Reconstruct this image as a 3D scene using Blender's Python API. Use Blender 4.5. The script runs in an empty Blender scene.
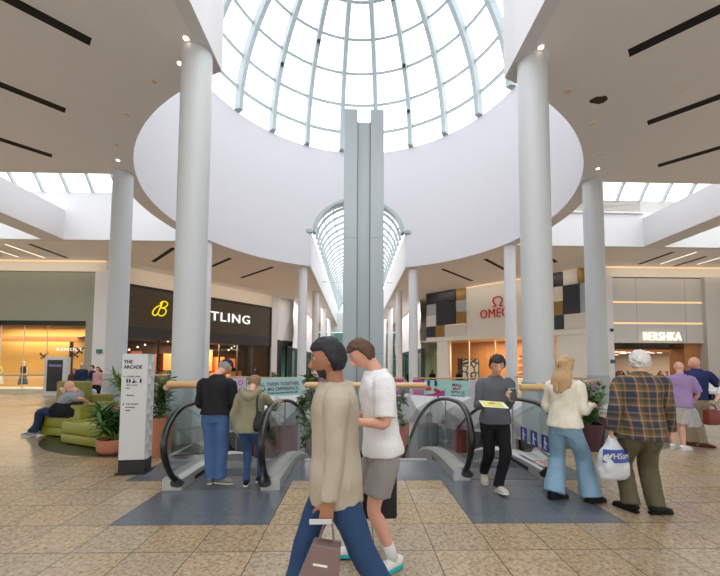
SKY, EXPO, COVE, ARM = 2.4, 0.36, 22, 500
import bpy, bmesh, math, random
from mathutils import Vector as V, Matrix, noise, Quaternion
C = bpy.context.scene.collection
PI = math.pi
random.seed(7)
sc = bpy.context.scene

# ------------------------------------------------------------------ helpers
def srgb(r, g, b):
    f = lambda c: (c/12.92 if c <= .04045 else ((c+.055)/1.055)**2.4)
    return (f(r/255), f(g/255), f(b/255), 1)

def mat(name, col, rough=.55, metal=0, var=.08, scale=18, bump=0, bscale=60, spec=.5, stretch=None):
    """procedural principled material: base colour broken up by noise, optional noise bump"""
    m = bpy.data.materials.new(name); m.use_nodes = True
    nt = m.node_tree; n = nt.nodes; l = nt.links
    b = n['Principled BSDF']
    b.inputs['Roughness'].default_value = rough
    b.inputs['Metallic'].default_value = metal
    b.inputs['Specular IOR Level'].default_value = spec
    tc = n.new('ShaderNodeTexCoord')
    src = tc.outputs['Object']
    if stretch:
        mp = n.new('ShaderNodeMapping'); mp.inputs['Scale'].default_value = stretch
        l.new(src, mp.inputs['Vector']); src = mp.outputs['Vector']
    nz = n.new('ShaderNodeTexNoise'); nz.inputs['Scale'].default_value = scale; nz.inputs['Detail'].default_value = 4
    l.new(src, nz.inputs['Vector'])
    mx = n.new('ShaderNodeMix'); mx.data_type = 'RGBA'
    c = srgb(*col)
    mx.inputs[6].default_value = tuple(min(1, x*(1-var)) for x in c[:3])+(1,)
    mx.inputs[7].default_value = tuple(min(1, x*(1+var)) for x in c[:3])+(1,)
    l.new(nz.outputs['Fac'], mx.inputs[0]); l.new(mx.outputs[2], b.inputs['Base Color'])
    if bump:
        n2 = n.new('ShaderNodeTexNoise'); n2.inputs['Scale'].default_value = bscale
        l.new(src, n2.inputs['Vector'])
        bp = n.new('ShaderNodeBump'); bp.inputs['Strength'].default_value = bump; bp.inputs['Distance'].default_value = .02
        l.new(n2.outputs['Fac'], bp.inputs['Height']); l.new(bp.outputs['Normal'], b.inputs['Normal'])
    return m

def emit(name, col, strength):
    m = bpy.data.materials.new(name); m.use_nodes = True
    nt = m.node_tree; nt.nodes.remove(nt.nodes['Principled BSDF'])
    e = nt.nodes.new('ShaderNodeEmission'); e.inputs['Color'].default_value = srgb(*col); e.inputs['Strength'].default_value = strength
    nt.links.new(e.outputs[0], nt.nodes['Material Output'].inputs[0])
    return m

def glass(name, tint, ior=1.45, rough=.02):
    m = bpy.data.materials.new(name); m.use_nodes = True
    nt = m.node_tree; nt.nodes.remove(nt.nodes['Principled BSDF'])
    t = nt.nodes.new('ShaderNodeBsdfTransparent'); t.inputs[0].default_value = tint+(1,)
    g = nt.nodes.new('ShaderNodeBsdfGlossy'); g.inputs['Roughness'].default_value = rough
    f = nt.nodes.new('ShaderNodeFresnel'); ge = nt.nodes.new('ShaderNodeNewGeometry'); im = nt.nodes.new('ShaderNodeMix')
    im.inputs[2].default_value = ior; im.inputs[3].default_value = 1/ior      # a thin pane reflects alike from both sides
    nt.links.new(ge.outputs['Backfacing'], im.inputs[0]); nt.links.new(im.outputs[0], f.inputs['IOR'])
    mx = nt.nodes.new('ShaderNodeMixShader')
    nt.links.new(f.outputs[0], mx.inputs[0]); nt.links.new(t.outputs[0], mx.inputs[1]); nt.links.new(g.outputs[0], mx.inputs[2])
    nt.links.new(mx.outputs[0], nt.nodes['Material Output'].inputs[0])
    return m

def tag(o, label=None, cat=None, group=None, kind=None):
    if label: o['label'] = label
    if cat: o['category'] = cat
    if group: o['group'] = group
    if kind: o['kind'] = kind
    return o

def obj(name, bm, m, parent=None, base=None, smooth=False, sharp=None):
    """link a bmesh given in world coordinates as one object; children share the origin of their parent"""
    me = bpy.data.meshes.new(name)
    if parent is not None: base = V(parent['_base'])
    elif base is None:
        if bm.verts:
            xs = [v.co.x for v in bm.verts]; ys = [v.co.y for v in bm.verts]; zs = [v.co.z for v in bm.verts]
            base = V(((min(xs)+max(xs))/2, (min(ys)+max(ys))/2, min(zs)))
        else: base = V((0, 0, 0))
    base = V(base)
    bmesh.ops.translate(bm, verts=bm.verts[:], vec=-base)
    bm.to_mesh(me); bm.free()
    if smooth:
        for p in me.polygons: p.use_smooth = True
        if sharp: me.set_sharp_from_angle(angle=math.radians(sharp))
    for mm in (m if isinstance(m, (list, tuple)) else [m]): me.materials.append(mm)
    o = bpy.data.objects.new(name, me); C.objects.link(o)
    o['_base'] = tuple(base)
    if parent is not None: o.parent = parent
    else: o.location = base
    return o

def thing(name, base, label, cat, group=None):
    o = bpy.data.objects.new(name, None); C.objects.link(o)
    o.location = V(base); o['_base'] = tuple(V(base)); o.empty_display_size = .1
    return tag(o, label, cat, group)

def struct(name, bm, m, smooth=False, sharp=None, parent=None):
    o = obj(name, bm, m, parent=parent, smooth=smooth, sharp=sharp)
    if parent is None: o['kind'] = 'structure'
    return o

def copytree(o, delta, label=None, group=None):
    c = o.copy(); C.objects.link(c); c.location = V(o.location)+V(delta)
    c['_base'] = tuple(V(o['_base'])+V(delta))
    if label: c['label'] = label
    if group: c['group'] = group
    for ch in [x for x in bpy.data.objects if x.parent == o]:
        d = ch.copy(); C.objects.link(d); d.parent = c; d['_base'] = c['_base']
        for g in [x for x in bpy.data.objects if x.parent == ch]:
            e = g.copy(); C.objects.link(e); e.parent = d; e['_base'] = c['_base']
    return c

def box(bm, lo, hi, bev=0, rot=0, seg=2):
    lo = V(lo); hi = V(hi)
    r = bmesh.ops.create_cube(bm, size=1)
    vs = r['verts']; c = (lo+hi)/2; s = hi-lo
    for v in vs: v.co = V((v.co.x*s.x, v.co.y*s.y, v.co.z*s.z))
    if bev:
        es = list({e for v in vs for e in v.link_edges})
        g = bmesh.ops.bevel(bm, geom=es, offset=bev, segments=seg, affect='EDGES', profile=.5)
        vs = list({v for f in g['faces'] for v in f.verts} | set(v for v in vs if v.is_valid))
    if rot:
        R = Matrix.Rotation(rot, 3, 'Z')
        for v in vs: v.co = R @ v.co
    for v in vs: v.co += c
    return vs

def bxm(lo, hi, bev=0, rot=0):
    bm = bmesh.new(); box(bm, lo, hi, bev, rot); return bm

def obox(bm, A, B, z0, z1, t0, t1, u0=0, u1=None):
    """box standing on the ground line A->B, from u0 to u1 along it, thickness t0..t1 to its left normal"""
    A = V((A[0], A[1])); B = V((B[0], B[1])); L = (B-A).length; d = (B-A)/L; n = V((-d.y, d.x))
    if u1 is None: u1 = L
    vs = []
    for z in (z0, z1):
        for u, t in ((u0, t0), (u1, t0), (u1, t1), (u0, t1)):
            p = A+d*u+n*t; vs.append(bm.verts.new((p.x, p.y, z)))
    for f in ((0, 1, 2, 3), (7, 6, 5, 4), (0, 4, 5, 1), (1, 5, 6, 2), (2, 6, 7, 3), (3, 7, 4, 0)):
        bm.faces.new([vs[i] for i in f])
    bmesh.ops.recalc_face_normals(bm, faces=list({f for v in vs for f in v.link_faces}))

def obm(*a, **k):
    bm = bmesh.new(); obox(bm, *a, **k); return bm

def cyl(bm, c, r, z0, z1, seg=32, r2=None):
    r2 = r if r2 is None else r2
    a = [bm.verts.new((c[0]+r*math.cos(2*PI*i/seg), c[1]+r*math.sin(2*PI*i/seg), z0)) for i in range(seg)]
    b = [bm.verts.new((c[0]+r2*math.cos(2*PI*i/seg), c[1]+r2*math.sin(2*PI*i/seg), z1)) for i in range(seg)]
    for i in range(seg):
        j = (i+1) % seg; bm.faces.new((a[i], a[j], b[j], b[i]))
    bm.faces.new(a[::-1]); bm.faces.new(b)

def cylm(*a, **k):
    bm = bmesh.new(); cyl(bm, *a, **k); return bm

def lathe(bm, c, prof, seg=32):
    rings = []
    for r, z in prof:
        rings.append([bm.verts.new((c[0]+r*math.cos(2*PI*i/seg), c[1]+r*math.sin(2*PI*i/seg), c[2]+z)) for i in range(seg)])
    for a, b in zip(rings, rings[1:]):
        for i in range(seg):
            j = (i+1) % seg; bm.faces.new((a[i], a[j], b[j], b[i]))
    bm.faces.new(rings[0][::-1]); bm.faces.new(rings[-1])

def catmull(P, t):
    n = len(P)-1; i = min(int(t), n-1); f = t-i
    p0 = P[max(i-1, 0)]; p1 = P[i]; p2 = P[i+1]; p3 = P[min(i+2, n)]
    return .5*((2*p1)+(p2-p0)*f+(2*p0-5*p1+4*p2-p3)*f*f+(3*p1-p0-3*p2+p3)*f**3)

def tube(bm, P, R, X=None, seg=14, sub=4, sq=1.0):
    """loft along points P with radii R (number or (rx, ry)); X is the direction of rx"""
    P = [V(p) for p in P]; R = [V(r if isinstance(r, (tuple, list)) else (r, r)) for r in R]
    n = (len(P)-1)*sub; rings = []; Xp = None
    for k in range(n+1):
        t = k/sub; c = catmull(P, t) if sub > 1 else P[k]; r = catmull(R, t) if sub > 1 else R[k]
        T = (catmull(P, min(t+.05, len(P)-1))-catmull(P, max(t-.05, 0)))
        if T.length < 1e-9: T = V((0, 0, 1))
        T.normalize()
        if X is not None: x = V(X)
        elif Xp is not None: x = Xp
        else: x = V((1, 0, 0)) if abs(T.x) < .8 else V((0, 1, 0))
        x = x-T*x.dot(T); x.normalize(); Xp = x; y = T.cross(x)
        ring = []
        for i in range(seg):
            a = 2*PI*i/seg; ca, sa = math.cos(a), math.sin(a)
            if sq != 1: ca = math.copysign(abs(ca)**sq, ca); sa = math.copysign(abs(sa)**sq, sa)
            ring.append(bm.verts.new(c+x*(max(r[0], .001)*ca)+y*(max(r[1], .001)*sa)))
        rings.append(ring)
    for a, b in zip(rings, rings[1:]):
        for i in range(seg):
            j = (i+1) % seg; bm.faces.new((a[i], a[j], b[j], b[i]))
    bm.faces.new(rings[0][::-1]); bm.faces.new(rings[-1])

def ball(bm, c, r, seg=14, axes=None):
    c = V(c); r = V(r if isinstance(r, (tuple, list)) else (r, r, r))
    g = bmesh.ops.create_uvsphere(bm, u_segments=seg, v_segments=max(6, seg*2//3), radius=1)
    for v in g['verts']:
        p = V((v.co.x*r.x, v.co.y*r.y, v.co.z*r.z))
        v.co = c+(axes @ p if axes else p)
    return g['verts']

def remesh(bm, vox, smooth=3, fac=.5):
    me = bpy.data.meshes.new('t'); bm.to_mesh(me); bm.free()
    o = bpy.data.objects.new('t', me); C.objects.link(o)
    m = o.modifiers.new('r', 'REMESH'); m.mode = 'VOXEL'; m.voxel_size = vox; m.adaptivity = 0
    if smooth:
        s = o.modifiers.new('s', 'SMOOTH'); s.iterations = smooth; s.factor = fac
    dg = bpy.context.evaluated_depsgraph_get(); dg.update()
    m2 = bpy.data.meshes.new_from_object(o.evaluated_get(dg))
    bpy.data.objects.remove(o); bpy.data.meshes.remove(me)
    b = bmesh.new(); b.from_mesh(m2); bpy.data.meshes.remove(m2)
    return b

def fold(bm, amp, f=9, seed=0, zs=.5):
    bm.normal_update(); s = V((seed*3.1, seed*1.7, seed*.9))
    d = []
    for v in bm.verts:
        p = v.co; q = V((p.x*f, p.y*f, p.z*f*zs))+s
        a = noise.noise(q)+.5*noise.noise(q*2.3)
        d.append(v.normal*(a*amp))
    for v, q in zip(bm.verts, d): v.co += q
    return bm

def text(s, size, origin, right, up, extrude=.01, bold=0, align='LEFT', spacing=1.0):
    cu = bpy.data.curves.new('t', 'FONT'); cu.body = s; cu.size = size; cu.extrude = extrude; cu.offset = bold
    cu.align_x = align; cu.space_character = spacing; cu.resolution_u = 3
    o = bpy.data.objects.new('t', cu); C.objects.link(o)
    dg = bpy.context.evaluated_depsgraph_get(); dg.update()
    me = bpy.data.meshes.new_from_object(o.evaluated_get(dg))
    bpy.data.objects.remove(o); bpy.data.curves.remove(cu)
    bm = bmesh.new(); bm.from_mesh(me); bpy.data.meshes.remove(me)
    right = V(right).normalized(); up = V(up).normalized(); nn = right.cross(up); origin = V(origin)
    for v in bm.verts:
        c = v.co.copy(); v.co = origin+right*c.x+up*c.y+nn*c.z
    return bm

def scalefit(bm, right, width, origin):
    """stretch text along right so that it spans width from origin"""
    right = V(right).normalized(); origin = V(origin)
    m = max((v.co-origin).dot(right) for v in bm.verts); mn = min((v.co-origin).dot(right) for v in bm.verts)
    k = width/(m-mn)
    for v in bm.verts:
        t = (v.co-origin).dot(right); v.co += right*((t-mn)*k-t)
    return bm

# ------------------------------------------------------------------ materials
M = {}
def mm(k, *a, **kw): M[k] = mat(k, *a, **kw); return M[k]
mm('white_paint', (220, 219, 222), .6, var=.015, scale=2)
mm('drum_paint', (217, 215, 221), .6, var=.012, scale=1.2)
mm('ceiling_paint', (233, 230, 230), .7, var=.02, scale=1.5)
mm('column_paint', (198, 201, 204), .45, var=.015, scale=3)
mm('black_slot', (12, 11, 11), .8)
mm('rib_steel', (172, 183, 187), .4, var=.03)
mm('pillar_steel', (166, 175, 178), .42, metal=.15, var=.05, scale=3, stretch=(1, 1, .2))
mm('pillar_groove', (128, 138, 142), .5)
mm('sage', (152, 156, 141), .75, var=.06, scale=1.5)
mm('cream', (234, 226, 212), .6, var=.03)
mm('cream_stone', (226, 224, 216), .5, var=.06, scale=2)
mm('sign_brown', (82, 71, 57), .6, var=.22, scale=3, bump=.3, bscale=9, stretch=(.4, .4, 3))
mm('dark_frame', (44, 44, 46), .4)
mm('charcoal', (56, 57, 62), .45)
mm('panel_dark', (40, 42, 52), .35)
mm('panel_gold', (150, 118, 62), .35, metal=.4)
mm('panel_light', (214, 210, 202), .5)
mm('panel_blue', (168, 176, 182), .35)
mm('grey_panel', (200, 198, 194), .5, var=.03, scale=2)
mm('wood_rail', (214, 176, 128), .35, var=.15, scale=6, stretch=(1, 1, 8))
mm('rubber', (16, 16, 18), .32, spec=.6)
mm('steel', (196, 196, 193), .36, metal=.65, var=.06, scale=40, stretch=(.1, .1, 6))
mm('steel_dark', (92, 92, 94), .38, metal=.8)
mm('groove', (92, 95, 99), .5, metal=.4)
mm('sofa_green', (138, 138, 32), .45, var=.07, scale=5, bump=.15, bscale=120)
mm('sofa_olive', (128, 122, 48), .5, var=.07, scale=5, bump=.15, bscale=120)
mm('terracotta', (196, 128, 98), .65, var=.08)
mm('plum', (70, 40, 52), .4)
mm('soil', (45, 34, 26), .95, var=.3)
mm('leaf', (62, 100, 48), .4, var=.35, scale=14)
mm('leaf_light', (104, 140, 66), .4, var=.3, scale=14)
mm('sign_white', (204, 205, 206), .4, var=.01)
mm('black', (18, 18, 19), .5)
mm('ink', (24, 24, 26), .6)
mm('pink_wall', (196, 96, 98), .6, var=.12, scale=1, stretch=(14, 14, .2))
mm('brown_wall', (74, 52, 40), .7, var=.2)
mm('lower_floor', (66, 58, 52), .3)
mm('warm_wall', (226, 176, 98), .6, var=.12, scale=1.2)
mm('wood_warm', (176, 122, 74), .5, var=.2, scale=3, stretch=(1, 1, .2))
mm('wood_tan', (226, 198, 160), .5, var=.15, scale=3, stretch=(6, 6, .3))
mm('copper', (206, 120, 72), .45, metal=.2, var=.3, scale=4)
mm('brown_dark', (60, 40, 28), .7, var=.3, scale=3)
mm('magenta', (186, 74, 150), .5)
mm('teal_banner', (174, 224, 217), .5)
mm('lilac', (206, 200, 214), .5)
mm('purple_ink', (126, 40, 110), .5)
mm('teal_ink', (40, 110, 110), .5)
mm('red', (204, 40, 44), .5)
mm('blue_sign', (22, 60, 140), .4)
mm('bag_white', (206, 210, 216), .35, var=.03, bump=.3, bscale=14)
mm('bag_blue', (24, 62, 150), .35)
mm('paper', (238, 238, 228), .6)
mm('paper_yellow', (226, 222, 120), .6)
mm('screen', (18, 14, 18), .5, var=.5, scale=4)
mm('navy_bag', (28, 26, 34), .6)
mm('mauve_bag', (132, 108, 104), .6)
mm('red_bag', (122, 48, 36), .5)
mm('eye_white', (232, 228, 222), .3); mm('iris', (48, 34, 26), .3)
M['glass_rail'] = glass('glass_rail', (.968, .99, .986), 1.42)
M['glass_shop'] = glass('glass_shop', (.95, .96, .95), 1.32)
M['glass_roof'] = glass('glass_roof', (.98, .985, .98), 1.3)
M['glass_fill'] = glass('glass_fill', (.86, .87, .87), 1.4)
M['glass_teal'] = glass('glass_teal', (.62, .82, .8), 1.4)
M['lamp'] = emit('lamp', (255, 226, 190), 4)
M['led_white'] = emit('led_white', (255, 238, 215), 2)
M['led_warm'] = emit('led_warm', (255, 200, 145), .95)
M['sign_lit'] = emit('sign_lit', (255, 244, 214), 1.15)
M['sign_yellow'] = emit('sign_yellow', (255, 226, 30), .95)
M['sign_red'] = mat('sign_red', (214, 28, 30), .4)
M['letter_white'] = emit('letter_white', (250, 250, 250), .95)
M['screen_text'] = emit('screen_text', (150, 140, 190), .8)

def tile_floor():
    m = bpy.data.materials.new('granite_tiles'); m.use_nodes = True
    nt = m.node_tree; n = nt.nodes; l = nt.links; b = n['Principled BSDF']
    g = n.new('ShaderNodeNewGeometry')
    sp = n.new('ShaderNodeSeparateXYZ'); l.new(g.outputs['Position'], sp.inputs[0])
    T = .515
    def math_(op, a, bb=None):
        x = n.new('ShaderNodeMath'); x.operation = op
        for i, v in enumerate((a, bb)):
            if v is None: continue
            if isinstance(v, (int, float)): x.inputs[i].default_value = v
            else: l.new(v, x.inputs[i])
        return x.outputs[0]
    u = math_('DIVIDE', sp.outputs[0], T); vv = math_('DIVIDE', math_('SUBTRACT', sp.outputs[1], 3.66), T)
    fu = math_('FLOOR', u); fv = math_('FLOOR', vv)
    cb = n.new('ShaderNodeCombineXYZ'); l.new(fu, cb.inputs[0]); l.new(fv, cb.inputs[1])
    wn = n.new('ShaderNodeTexWhiteNoise'); wn.noise_dimensions = '3D'; l.new(cb.outputs[0], wn.inputs['Vector'])
    # joints
    du = math_('ABSOLUTE', math_('SUBTRACT', math_('SUBTRACT', u, fu), .5)); dv = math_('ABSOLUTE', math_('SUBTRACT', math_('SUBTRACT', vv, fv), .5))
    jt = math_('GREATER_THAN', math_('MAXIMUM', du, dv), .4925)
    # granite grain
    nz = n.new('ShaderNodeTexNoise'); nz.inputs['Scale'].default_value = 30; nz.inputs['Detail'].default_value = 8; nz.inputs['Roughness'].default_value = .78
    off = n.new('ShaderNodeVectorMath'); off.operation = 'MULTIPLY_ADD'
    l.new(wn.outputs['Color'], off.inputs[0]); off.inputs[1].default_value = (9, 9, 9); l.new(g.outputs['Position'], off.inputs[2])
    l.new(off.outputs[0], nz.inputs['Vector'])
    cr = n.new('ShaderNodeValToRGB'); e = cr.color_ramp.elements
    e[0].position = .33; e[0].color = srgb(108, 86, 58); e[1].position = .66; e[1].color = srgb(204, 181, 144)
    x = e.new(.48); x.color = srgb(170, 144, 108)
    l.new(nz.outputs['Fac'], cr.inputs[0])
    big = n.new('ShaderNodeTexNoise'); big.inputs['Scale'].default_value = .35; l.new(g.outputs['Position'], big.inputs['Vector'])
    hs = n.new('ShaderNodeHueSaturation'); l.new(cr.outputs[0], hs.inputs['Color'])
    val = math_('ADD', math_('MULTIPLY', wn.outputs['Value'], .15), .85)
    l.new(val, hs.inputs['Value'])
    wn2 = n.new('ShaderNodeTexWhiteNoise'); wn2.noise_dimensions = '4D'; wn2.inputs['W'].default_value = 3; l.new(cb.outputs[0], wn2.inputs['Vector'])
    l.new(math_('ADD', math_('ADD', math_('MULTIPLY', big.outputs['Fac'], .5), .48), math_('MULTIPLY', wn2.outputs['Value'], .22)), hs.inputs['Saturation'])
    mx = n.new('ShaderNodeMix'); mx.data_type = 'RGBA'; l.new(jt, mx.inputs[0]); l.new(hs.outputs[0], mx.inputs[6]); mx.inputs[7].default_value = srgb(80, 68, 56)
    l.new(mx.outputs[2], b.inputs['Base Color'])
    rg = math_('ADD', math_('MULTIPLY', big.outputs['Fac'], .18), .14); l.new(rg, b.inputs['Roughness'])
    return m
M['floor'] = tile_floor()

def slate(name, c0, c1, rough):
    m = bpy.data.materials.new(name); m.use_nodes = True
    nt = m.node_tree; n = nt.nodes; l = nt.links; b = n['Principled BSDF']
    g = n.new('ShaderNodeNewGeometry'); nz = n.new('ShaderNodeTexNoise'); nz.inputs['Scale'].default_value = 120; nz.inputs['Detail'].default_value = 3
    l.new(g.outputs['Position'], nz.inputs['Vector'])
    cr = n.new('ShaderNodeValToRGB'); e = cr.color_ramp.elements
    e[0].position = .4; e[0].color = srgb(*c0); e[1].position = .75; e[1].color = srgb(*c1)
    br = n.new('ShaderNodeTexBrick'); br.inputs['Scale'].default_value = 1; br.offset = 0
    br.inputs['Brick Width'].default_value = .515; br.inputs['Row Height'].default_value = .43; br.inputs['Mortar Size'].default_value = .003
    br.inputs['Color1'].default_value = (1, 1, 1, 1); br.inputs['Color2'].default_value = (.9, .9, .9, 1); br.inputs['Mortar'].default_value = (.6, .6, .6, 1)
    l.new(g.outputs['Position'], br.inputs['Vector'])
    mx = n.new('ShaderNodeMix'); mx.data_type = 'RGBA'; mx.blend_type = 'MULTIPLY'; mx.inputs[0].default_value = 1
    l.new(nz.outputs['Fac'], cr.inputs[0]); l.new(cr.outputs[0], mx.inputs[6]); l.new(br.outputs['Color'], mx.inputs[7]); l.new(mx.outputs[2], b.inputs['Base Color'])
    b.inputs['Roughness'].default_value = rough
    return m
M['slate'] = slate('slate', (84, 90, 98), (118, 125, 134), .24)
M['slate_green'] = slate('slate_green', (44, 44, 38), (66, 64, 55), .3)
# ------------------------------------------------------------------ the building
D, RI, RO, ZC, AX, S0, S1 = 16.18, 8.83, 9.45, 8.375, 3.3, 12.63, 19.55
RC = 9.37
def zf(y):
    t = max(0, min(1, (y-16.5)/8.0)); return -.42*t*t*(3-2*t)
OCT = [V((RC*math.cos(math.radians(a)), D+RC*math.sin(math.radians(a)))) for a in (247.5, 202.5, 157.5, 112.5, 67.5, 22.5, -22.5, -67.5)]
L1, L2, L3, L4, R4, R3, R2, R1 = OCT
R1 = V((3.74, 7.53))
VOID = [V((-3.4, 6.05)), L1, L2, L3, L4, R4, R3, R2, R1, V((3.2, 6.05))]

def floor_mesh():
    bm = bmesh.new()
    ys = sorted(set([-11, 6.05, 7.53, L2.y, L3.y, L4.y, 70]+[6.5+.5*i for i in range(40)]))
    def lim(y):
        def f(a, b, pts):
            for p, q in zip(pts, pts[1:]):
                if p.y-1e-6 <= y <= q.y+1e-6: return p.x+(q.x-p.x)*(y-p.y)/(q.y-p.y)
        return f(0, 0, [VOID[0], L1, L2, L3, L4]), f(0, 0, [VOID[-1], R1, R2, R3, R4])
    def quad(x0a, x1a, ya, x0b, x1b, yb):
        bm.faces.new([bm.verts.new(p) for p in ((x0a, ya, zf(ya)), (x1a, ya, zf(ya)), (x1b, yb, zf(yb)), (x0b, yb, zf(yb)))])
    for a, b in zip(ys, ys[1:]):
        if a >= 6.05-1e-6 and b <= L4.y+1e-6:
            la, ra = lim(a); lb, rb = lim(b)
            quad(-27, la, a, -27, lb, b); quad(ra, 27, a, rb, 27, b)
        else: quad(-27, 27, a, -27, 27, b)
    bmesh.ops.remove_doubles(bm, verts=bm.verts[:], dist=1e-4)
    return bm
o = struct('floor', floor_mesh(), M['floor'])

# dark stone inlays: the two escalator landings with the strip between them, and the discs under the seats and by the right column
bm = bmesh.new()
for x0, x1, y0, y1 in ((-2.6, -1.03, 3.66, 5.0), (1.03, 2.6, 3.66, 5.0)):
    box(bm, (x0, y0, -.02), (x1, y1, .004))
struct('trim_1', bm, M['slate'])
bm = bmesh.new(); box(bm, (-3.3, 5.0, -.02), (3.2, 6.04, .003)); struct('trim_2', bm, M['slate'])
for cx, cy, r, a, b, sg in ((-4.2, 9.2, 2.95, L1, L2, 1), (4.9, 8.6, 2.0, R1, R2, -1)):
    bm = bmesh.new(); cyl(bm, (cx, cy), r, -.02, .003, 64)
    n = V((b.y-a.y, -(b.x-a.x), 0)); n = n if n.x*sg > 0 else -n
    bmesh.ops.bisect_plane(bm, geom=bm.verts[:]+bm.edges[:]+bm.faces[:], plane_co=(a.x, a.y, 0), plane_no=n, clear_outer=True)
    struct('trim_3', bm, M['slate_green'])

# void edge: white faceted fascia all round, soffit, lower level
rnd = random.Random(3)
fz = bmesh.new()
def facet(a, b, big=True):
    L = (b-a).length; d = (b-a)/L; n = V((d.y, -d.x))
    if n.dot(V((0, D))-a) < 0: n = -n
    k = max(1, round(L/2.4)); top = []; bot = []
    for i in range(k+1):
        p = a+d*(L*i/k); top.append(fz.verts.new((p.x, p.y, zf(p.y))))
    for i in range(2*k+1):
        p = a+d*(L*i/(2*k))+n*(rnd.choice((.05, .2, .4)) if 0 < i < 2*k else .02); bot.append(fz.verts.new((p.x, p.y, zf(p.y)-(2.05 if i % 2 else 1.9))))
    for i in range(k):
        p = a+d*(L*(i+.5)/k)+n*(1.2 if i % 2 else .8); mid = fz.verts.new((p.x, p.y, zf(p.y)-.85))
        ring = [top[i], top[i+1], bot[2*i+2], bot[2*i+1], bot[2*i]]
        for q, r in zip(ring, ring[1:]+ring[:1]): fz.faces.new((q, r, mid))
for a, b in zip(VOID, VOID[1:]): facet(a, b)
facet(VOID[-1], VOID[0])
bmesh.ops.recalc_face_normals(fz, faces=fz.faces[:])
struct('wall_void', fz, M['white_paint'])
def octring(r0, r1, z, up):
    bm = bmesh.new()
    P = [[bm.verts.new((r*math.cos(math.radians(22.5+45*k)), D+r*math.sin(math.radians(22.5+45*k)), z)) for k in range(8)] for r in (r0, r1)]
    for k in range(8):
        j = (k+1) % 8; bm.faces.new((P[0][k], P[0][j], P[1][j], P[1][k]))
    return bm
struct('ceiling', octring(9.3, 14.5, -2.35, 0), M['white_paint']).name = 'ceiling_lower'
bm = bmesh.new(); bm.faces.new([bm.verts.new((15*math.cos(math.radians(22.5+45*k)), D+15*math.sin(math.radians(22.5+45*k)), -5.5)) for k in range(8)])
struct('floor_lower', bm, M['lower_floor'])
names = [M['brown_wall'], M['pink_wall'], M['brown_wall'], M['pink_wall'], M['white_paint'], M['brown_wall'], M['white_paint'], M['brown_wall']]
for k in range(8):
    a = [V((13.6*math.cos(math.radians(q)), D+13.6*math.sin(math.radians(q)))) for q in (22.5+45*k, 67.5+45*k)]
    bm = bmesh.new(); obox(bm, a[0], a[1], -5.5, -2.3, -.2, 0)
    struct('wall_lower', bm, names[k])
# lower shop fronts seen under the far fascia
bm = bmesh.new()
for x0, x1 in ((-5.6, -3.9), (-2.4, -1.2), (2.1, 3.1)):
    box(bm, (x0, 24.6, -5.5), (x1, 24.8, -2.36))
struct('wall_lower_panel', bm, M['pink_wall'])
bm = bmesh.new()
for x0, x1 in ((-3.6, -2.7), (3.6, 8.5), (-8.5, -6)):
    box(bm, (x0, 25.2, -5.5), (x1, 25.4, -2.36))
struct('wall_lower_shop', bm, M['brown_dark'])

# upper ceilings, 0.35 m slabs with the round opening and the four arms cut out
def arc(a0, a1, r=RI+.004, n=40):
    return [(r*math.cos(math.radians(a0+(a1-a0)*i/n)), D+r*math.sin(math.radians(a0+(a1-a0)*i/n))) for i in range(n+1)]
aS = math.degrees(math.asin((D-S0)/RI)); aA = math.degrees(math.acos(AX/RI))
aS1 = math.degrees(math.asin((S1-D)/RI))
def slab(pts, z=ZC, h=.35, mirror=False):
    bm = bmesh.new()
    if mirror: pts = [(-x, y) for x, y in pts]
    a = [bm.verts.new((x, y, z)) for x, y in pts]; b = [bm.verts.new((x, y, z+h)) for x, y in pts]
    bm.faces.new(a); bm.faces.new(b[::-1])
    for i in range(len(a)):
        j = (i+1) % len(a); bm.faces.new((a[i], a[j], b[j], b[i]))
    bmesh.ops.recalc_face_normals(bm, faces=bm.faces[:])
    return bm
near = [(-AX, -11), (-27, -11), (-27, S0)]+arc(180+aS, 180+aA)
far = [(-AX, 70), (-AX, D+RI*math.sin(math.radians(180-aA)))]+arc(180-aA, 180-aS1)+[(-27, S1), (-27, 70)]
for mir in (False, True):
    struct('ceiling', slab(near, mirror=mir), M['ceiling_paint'])
    struct('ceiling', slab(far, mirror=mir), M['ceiling_paint'])
    struct('ceiling', slab(arc(180-aS1, 180+aS)+arc(180+aS, 180-aS1, RO), mirror=mir), M['ceiling_paint'])

# drum
ZT = 16.88
def archz(x, w=3.2, zs=10.8, h=2.65): return zs+h*math.sqrt(max(0, 1-(x/w)**2))
bm = bmesh.new()
ang = sorted(set([i*2. for i in range(180)]+[90+s*(x) for s in (-1, 1) for x in [i*.6 for i in range(36)]]+[270+s*(x) for s in (-1, 1) for x in [i*.6 for i in range(36)]]+[aA, 180-aA, 180+aA, 360-aA]))
def zlo(a):
    x = RI*math.cos(math.radians(a))
    return archz(x) if abs(x) < 3.29 else ZC
prev = None
def col(a, z):
    c, s = math.cos(math.radians(a)), math.sin(math.radians(a))
    return [bm.verts.new((RI*c, D+RI*s, z)), bm.verts.new((RI*c, D+RI*s, ZT)), bm.verts.new((RO*c, D+RO*s, ZT)), bm.verts.new((RO*c, D+RO*s, z))]
for a, b in zip(ang, ang[1:]+[360.]):
    inside = abs(RI*math.cos(math.radians((a+b)/2))) < 3.295
    za, zb = (archz(RI*math.cos(math.radians(a))), archz(RI*math.cos(math.radians(b)))) if inside else (ZC, ZC)
    p, q = col(a, za), col(b, zb)
    for i in range(4 if inside else 3):
        j = (i+1) % 4; bm.faces.new((p[i], p[j], q[j], q[i]))
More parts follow.
